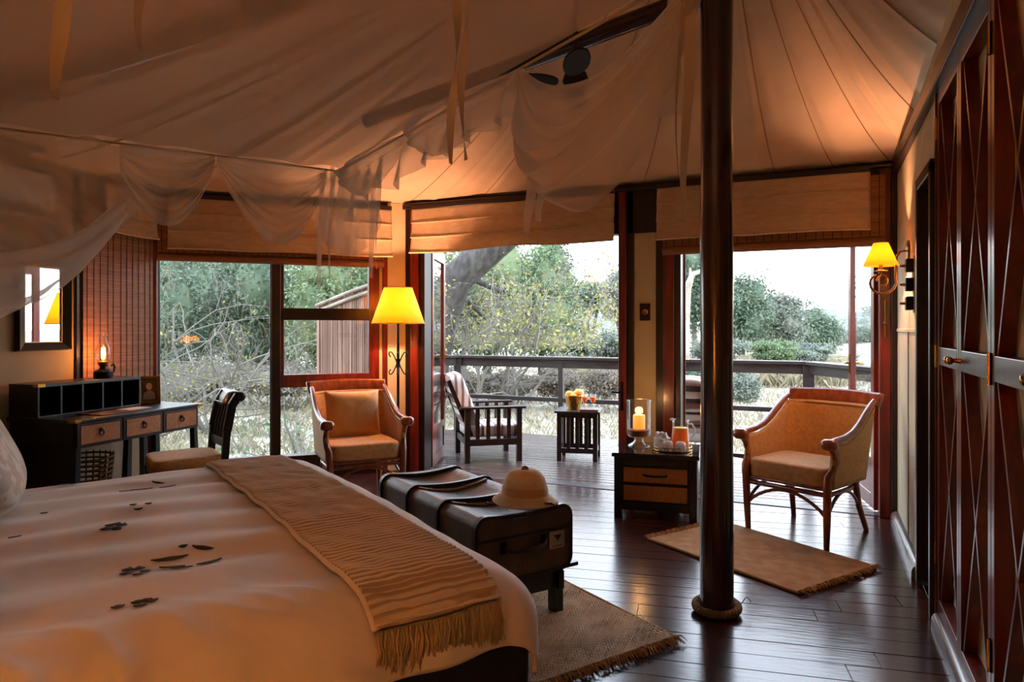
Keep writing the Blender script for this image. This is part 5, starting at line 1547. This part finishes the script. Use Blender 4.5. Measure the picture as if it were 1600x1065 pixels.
def tree(name, label, cat, px, ytop, ybot, wpx, d, material, seed, n=2600, size=0.12, trunk=True, group=None, bark=None, nb=7, depth=None, ccore=True, forked=False):
    """a tree or bush standing at distance d: crown from ytop to ybot, wpx wide"""
    base = at(px, 512, d); base.z = ground_z(base.x, base.y)
    top = at(px, ytop, d).z; bot = max(base.z, at(px, ybot, d).z)
    w = wpx*d/FPX/2; h = (top-bot)/2
    e = thing(name, label, cat, base, 0, group)
    rnd = random.Random(seed); blobs = []
    for k in range(nb):
        a = 2*math.pi*k/nb + rnd.uniform(-0.4, 0.4); rr_ = rnd.uniform(0.3, 0.62)*w
        zc = bot - base.z + h + rnd.uniform(-0.45, 0.40)*h
        blobs.append(((rr_*math.cos(a), rr_*math.sin(a), zc), (w*rnd.uniform(0.42, 0.6), w*rnd.uniform(0.42, 0.6), h*rnd.uniform(0.42, 0.58))))
    blobs.append(((0, 0, bot - base.z + h*1.25), (w*0.6, w*0.6, h*0.72)))
    blobs.append(((0, 0, bot - base.z + h*0.6), (w*0.7, w*0.7, h*0.58)))
    tag(leaf_cloud(blobs, int(n*2.6), size*0.62, seed).build('foliage', material, e), kind='stuff')
    if ccore: core(blobs, seed).build('inner_foliage', material, e, smooth=180)
    if trunk:
        zt = bot - base.z + h
        bm_ = bark or M_bark
        stems = 3 if forked else 1
        m = MB()
        for s in range(stems):
            ox = (s - (stems-1)/2)*w*0.45
            m.tube([(ox*0.2, 0, -0.3), (ox*0.5, 0.05*w, zt*0.4), (ox + 0.1*w*rnd.uniform(-1, 1), 0, zt*0.8), (ox*1.5, 0, zt*1.25)], [0.05*w+0.06, 0.045*w+0.04, 0.03*w+0.03, 0.02], 8)
        m.build('trunk', bm_, e, smooth=60)
    return e

# left window: dense bushes behind, bare twiggy shrub in front
tree('green_bush', 'dense dark green bush behind the bare twigs at the far left', 'bush', 255, 380, 632, 150, 17.0, M_lf_dark, 1, 5200, 0.09)
tree('green_bush', 'tall dark green bush left of the window mullion', 'bush', 395, 330, 628, 170, 18.5, M_lf_dark, 2, 5600, 0.10)
tree('green_bush', 'yellowish green bush behind the reed screen', 'bush', 520, 350, 618, 150, 16.0, M_lf_mid, 3, 5200, 0.09)
tree('green_bush', 'green bush left of the open glass door leaf', 'bush', 640, 340, 605, 170, 17.0, M_lf_mid, 4, 5200, 0.09)
tree('backdrop_tree', 'tall dark tree mass behind the bushes at the left window', 'tree', 320, 290, 600, 300, 24.0, M_lf_dark, 7, 7000, 0.12)
tree('backdrop_tree', 'tall green tree mass behind the reed screen', 'tree', 560, 290, 600, 260, 23.0, M_lf_mid, 8, 6500, 0.12)
tree('dry_shrub', 'low brown dry shrub at the foot of the left bushes', 'shrub', 300, 560, 625, 170, 15.5, M_lf_brown, 5, 2600, 0.07, trunk=False)
tree('dry_shrub', 'low brown dry shrub right of the desk chair back', 'shrub', 440, 565, 622, 150, 15.0, M_lf_brown, 6, 2400, 0.07, trunk=False)

def twiggy(name, label, cat, base, h, spread, nmain, seed, droop=0.9, twig_leaf=None, nleaf=300, lsize=0.045, lean=(0, 0), r0=0.05, levels=3, zmin=-9.0):
    e = thing(name, label, cat, base)
    rnd = random.Random(seed); m = MB(); tips = []
    def grow(p, d, ln, r, lvl):
        if lvl > 1 and p.z < zmin: return
        pts = [p]; dd = d.copy()
        k = 4
        for i in range(k):
            dd = (dd + Vector((rnd.gauss(0, 0.22), rnd.gauss(0, 0.22), rnd.gauss(0, 0.16) - droop*0.12*lvl))).normalized()
            if lvl and p.z < zmin + 0.1: dd = Vector((dd.x, dd.y, abs(dd.z))).normalized()
            p = p + dd*ln/k; pts.append(p)
        m.tube(pts, [r, r*0.9, r*0.75, r*0.6, r*0.35], 4 if lvl else 6, cap=False)
        tips.extend(pts[1:]) if lvl else None
        if lvl < levels:
            for i in range(rnd.randint(3, 5)):
                q = pts[rnd.randint(1, k)]
                nd = (dd + Vector((rnd.gauss(0, 0.8), rnd.gauss(0, 0.8), rnd.gauss(0, 0.6)))).normalized()
                grow(q, nd, ln*rnd.uniform(0.45, 0.75), max(0.0032, r*0.42), lvl+1)
    for i in range(nmain):
        a = 2*math.pi*i/nmain + rnd.uniform(-0.3, 0.3)
        d = Vector((spread*math.cos(a)+lean[0], spread*math.sin(a)+lean[1], 1.0)).normalized()
        grow(Vector((0, 0, -0.1)), d, h*rnd.uniform(0.5, 0.75), r0, 0)
    tag(m.build('branches', M_twig, e, smooth=60), kind='stuff')
    if twig_leaf:
        lm = MB(); vs, fs = [], []
        for i in range(nleaf):
            p = rnd.choice(tips) + Vector((rnd.gauss(0, 0.04), rnd.gauss(0, 0.04), rnd.gauss(0, 0.04)))
            a = Vector((rnd.gauss(0, 1), rnd.gauss(0, 1), rnd.gauss(0, 1))).normalized(); b_ = a.orthogonal().normalized()
            s = lsize*rnd.uniform(0.6, 1.4); o = len(vs)
            vs += [p-a*s, p+b_*s*0.5, p+a*s, p-b_*s*0.5]; fs.append((o, o+1, o+2, o+3))
        lm.add(vs, fs); tag(lm.build('leaves', twig_leaf, e), kind='stuff')
    return e
def gpt(px, d):
    p = at(px, 512, d); p.z = ground_z(p.x, p.y); return p
twiggy('bare_shrub', 'bare grey twiggy shrub filling the left window pane', 'shrub', gpt(330, 11.5), 3.3, 0.75, 8, 21, 1.2, M_lf_yel, 520, 0.032, r0=0.03, levels=4, zmin=0.75)
twiggy('bare_shrub', 'bare twiggy shrub beyond the desk at the left window edge', 'shrub', gpt(215, 10.5), 3.2, 0.8, 6, 22, 1.2, M_lf_yel, 300, 0.032, r0=0.03, levels=4, zmin=0.75)
twiggy('leafy_sapling', 'thin sapling with lime leaves low outside the window mullion', 'sapling', gpt(470, 9.0), 1.6, 0.8, 4, 23, 0.7, M_lf_lime, 260, 0.04, r0=0.02)
# middle view: big leaning trunk with hanging twigs, green trees behind
bt = thing('leaning_tree', 'thick dark leaning tree trunk right of the open glass door', 'tree', gpt(668, 12.5))
B0 = bt.location.copy()
pts = [at(655, 660, 12.5), at(672, 560, 12.5), at(690, 490, 12.4), at(712, 435, 12.2), at(765, 390, 12.0), at(830, 340, 11.8), at(900, 270, 11.5)]
pts = [p - B0 for p in pts]; pts[0].z = -0.2
MB().tube(pts, [0.42, 0.36, 0.33, 0.31, 0.27, 0.20, 0.12], 14).build('trunk', M_bark, bt, smooth=60)
MB().tube([pts[3], at(740, 435, 12.6)-B0, at(780, 455, 13.2)-B0, at(800, 440, 13.6)-B0], [0.09, 0.07, 0.05, 0.02], 8).build('branch', M_bark, bt, smooth=60)
MB().tube([pts[2], at(730, 470, 13.0)-B0, at(760, 500, 13.4)-B0], [0.07, 0.05, 0.02], 8).build('branch', M_bark, bt, smooth=60)
for i, (px, d, s, lab) in enumerate(((735, 13.5, 31, 'hanging twiggy tree with yellow leaves beside the leaning trunk'), (800, 14.0, 32, 'twiggy yellow-leaved tree in the middle of the doorway view'))):
    twiggy('twiggy_tree', lab, 'tree', gpt(px, d), 4.0, 0.65, 6, s, 0.7, M_lf_yel, 2000, 0.036, r0=0.035, levels=4, zmin=1.35)
tree('green_tree', 'bright green leafy tree behind the twiggy yellow-leaved trees', 'tree', 845, 372, 565, 130, 20.0, M_lf_lime, 41, 5200, 0.10)
tree('green_tree', 'yellow-green tree behind the leaning trunk', 'tree', 760, 330, 580, 190, 19.0, M_lf_mid, 42, 5600, 0.10)
tree('dark_tree', 'tall dark tree against the sky at the doorway centre', 'tree', 862, 345, 500, 75, 26.0, M_lf_dark, 43, 3600, 0.12)
tree('far_tree', 'spreading far tree with forked dark trunks left of the cream panel', 'tree', 918, 438, 490, 70, 42.0, M_lf_dark, 44, 3200, 0.17, forked=True)
tree('far_tree', 'taller far tree partly hidden by the doorway jamb', 'tree', 975, 408, 505, 70, 40.0, M_lf_grey, 45, 3200, 0.17, forked=True)
tree('scrub_bush', 'grey green bush below the far trees in the doorway', 'bush', 895, 502, 556, 70, 26.0, M_lf_dark, 46, 2200, 0.09, trunk=False)
tree('scrub_bush', 'pale scrub bush just left of the doorway jamb', 'bush', 960, 515, 566, 80, 24.0, M_lf_grey, 47, 2200, 0.09, trunk=False)
for i, (px, w, yt, d) in enumerate(((715, 80, 575, 14.5), (790, 90, 578, 15.5), (870, 80, 572, 15.0), (945, 80, 574, 14.5), (1010, 70, 572, 16.0))):
    tree('dry_shrub', ('first', 'second', 'third', 'fourth', 'fifth')[i] + ' brown dry shrub from the left beyond the middle of the railing', 'shrub', px, yt, 622, w, d, M_lf_brown, 50+i, 2200, 0.06, trunk=False, group='dry shrubs beyond the railing')
    twiggy('dry_twigs', 'clump of dry twigs in the ' + ('first', 'second', 'third', 'fourth', 'fifth')[i] + ' brown shrub beyond the railing', 'shrub', gpt(px+15, d-0.6), 0.9, 1.0, 6, 70+i, 0.3, None, r0=0.012, levels=2)
# right view
tree('pale_tree', 'tall green tree with a pale trunk left of the dark pole', 'tree', 1085, 360, 520, 110, 24.0, M_lf_dark, 61, 4200, 0.11, bark=M_palebark, forked=False)
lb = thing('pale_branch_tree', 'pale bare forked branch against green leaves beside the pole', 'tree', gpt(1068, 19.0)); L0 = lb.location.copy()
MB().tube([Vector((0, 0, -0.2)), at(1070, 500, 19.0)-L0, at(1074, 450, 19.0)-L0, at(1082, 428, 19.0)-L0, at(1100, 422, 19.0)-L0], [0.16, 0.14, 0.11, 0.08, 0.04], 8).build('trunk', M_palebark, lb, smooth=60)
MB().tube([at(1073, 455, 19.0)-L0, at(1080, 440, 19.0)-L0, at(1078, 418, 19.0)-L0], [0.09, 0.06, 0.03], 8).build('branch', M_palebark, lb, smooth=60)
tree('round_tree', 'large round tree just right of the dark pole', 'tree', 1160, 425, 540, 100, 32.0, M_lf_dark, 62, 4600, 0.14)
tree('round_tree', 'broad grey green tree in the middle of the right view', 'tree', 1212, 456, 545, 95, 34.0, M_lf_grey, 63, 4600, 0.14)
tree('round_tree', 'green tree ending the tree line on the right', 'tree', 1266, 478, 548, 80, 40.0, M_lf_dark, 64, 4200, 0.16)
tree('round_tree', 'small pale tree beyond the end of the tree line', 'tree', 1295, 500, 552, 40, 46.0, M_lf_grey, 65, 2200, 0.16)
tree('scrub_bush', 'fresh green low bush below the tree line', 'bush', 1210, 530, 566, 80, 24.0, M_lf_mid, 66, 2600, 0.08, trunk=False)
tree('scrub_bush', 'pale green bush right of the fresh green one', 'bush', 1262, 536, 566, 80, 25.0, M_lf_grey, 67, 2600, 0.08, trunk=False)
tree('scrub_bush', 'pale bush behind the dark pole', 'bush', 1120, 525, 566, 90, 22.0, M_lf_grey, 68, 2600, 0.08, trunk=False)
tree('grey_shrub', 'grey shrub on the sand just right of the dark pole', 'shrub', 1163, 577, 625, 50, 12.5, M_lf_grey, 69, 2400, 0.05, trunk=False)
tree('grey_shrub', 'grey green shrub behind the striped right deck chair', 'shrub', 1082, 570, 610, 50, 14.0, M_lf_dark, 79, 1800, 0.05, trunk=False)
rnd = random.Random(77)
for k in range(7):
    px = 1300 + 26*k
    tree('far_scrub', ('hazy far scrub tree nearest the tree line end', 'second hazy far scrub tree from the tree line end', 'hazy far scrub tree left of the open right door leaf', 'hazy far scrub tree behind the open right door leaf', 'hazy far scrub tree behind the sconce scroll', 'hazy far scrub tree behind the right door jamb', 'last hazy far scrub tree at the right')[k], 'bush', px, 518 + rnd.uniform(-8, 4), 546, 46, 62 + 3*k, M_lf_grey, 80+k, 1300, 0.20, trunk=False, group='far scrub')
# far hill
m = MB()
def hill(u, v):
    a = math.radians(-55 + 80*u)
    r = 130 + 40*v
    x, y = r*math.sin(a), r*math.cos(a)
    hgt = (5.2 + 2.4*noise.noise(Vector((u*6, 0, 4))) + 1.2*noise.noise(Vector((u*40, 2, 4))))*v
    return (x, y, -0.2 + hgt)
m.grid(hill, 220, 4)
struct(m.build('hill_backdrop', M_hill, smooth=180))

# dry grass
rnd = random.Random(9)
def grass(name, label, cnt, gen, hmin, hmax, seed, material):
    rnd = random.Random(seed); vs, fs = [], []
    for i in range(cnt):
        x, y = gen(rnd)
        z = ground_z(x, y)
        for j in range(5):
            a = rnd.uniform(0, 6.28); h = rnd.uniform(hmin, hmax); w = 0.006 + 0.006*rnd.random()
            dx, dy = math.cos(a), math.sin(a); ln = h*rnd.uniform(0.3, 0.9)
            ox, oy = x + rnd.gauss(0, 0.07), y + rnd.gauss(0, 0.07)
            o = len(vs)
            vs += [(ox - dy*w, oy + dx*w, z), (ox + dy*w, oy - dx*w, z), (ox + dx*ln*0.5, oy + dy*ln*0.5, z + h*0.75), (ox + dx*ln, oy + dy*ln, z + h*0.8)]
            fs += [(o, o+1, o+2), (o+2, o+1, o+3)]
    m = MB(); m.add(vs, fs)
    tag(m.build(name, material), label, 'grass', kind='stuff')
def gen_a(r):
    px = r.uniform(200, 1420); d = 9.5 + 20*r.random()**1.3
    p = at(px, 512, d); return p.x, p.y
grass('dry_grass', 'pale dry grass growing on the ground beyond the deck', 5000, gen_a, 0.05, 0.18, 3, M_grass)
def gen_b(r):
    px = r.uniform(880, 1320); d = 20 + 10*r.random()
    p = at(px, 512, d); return p.x, p.y
grass('tall_grass', 'tall pale grass below the far trees', 2200, gen_b, 0.3, 0.8, 4, M_grass)
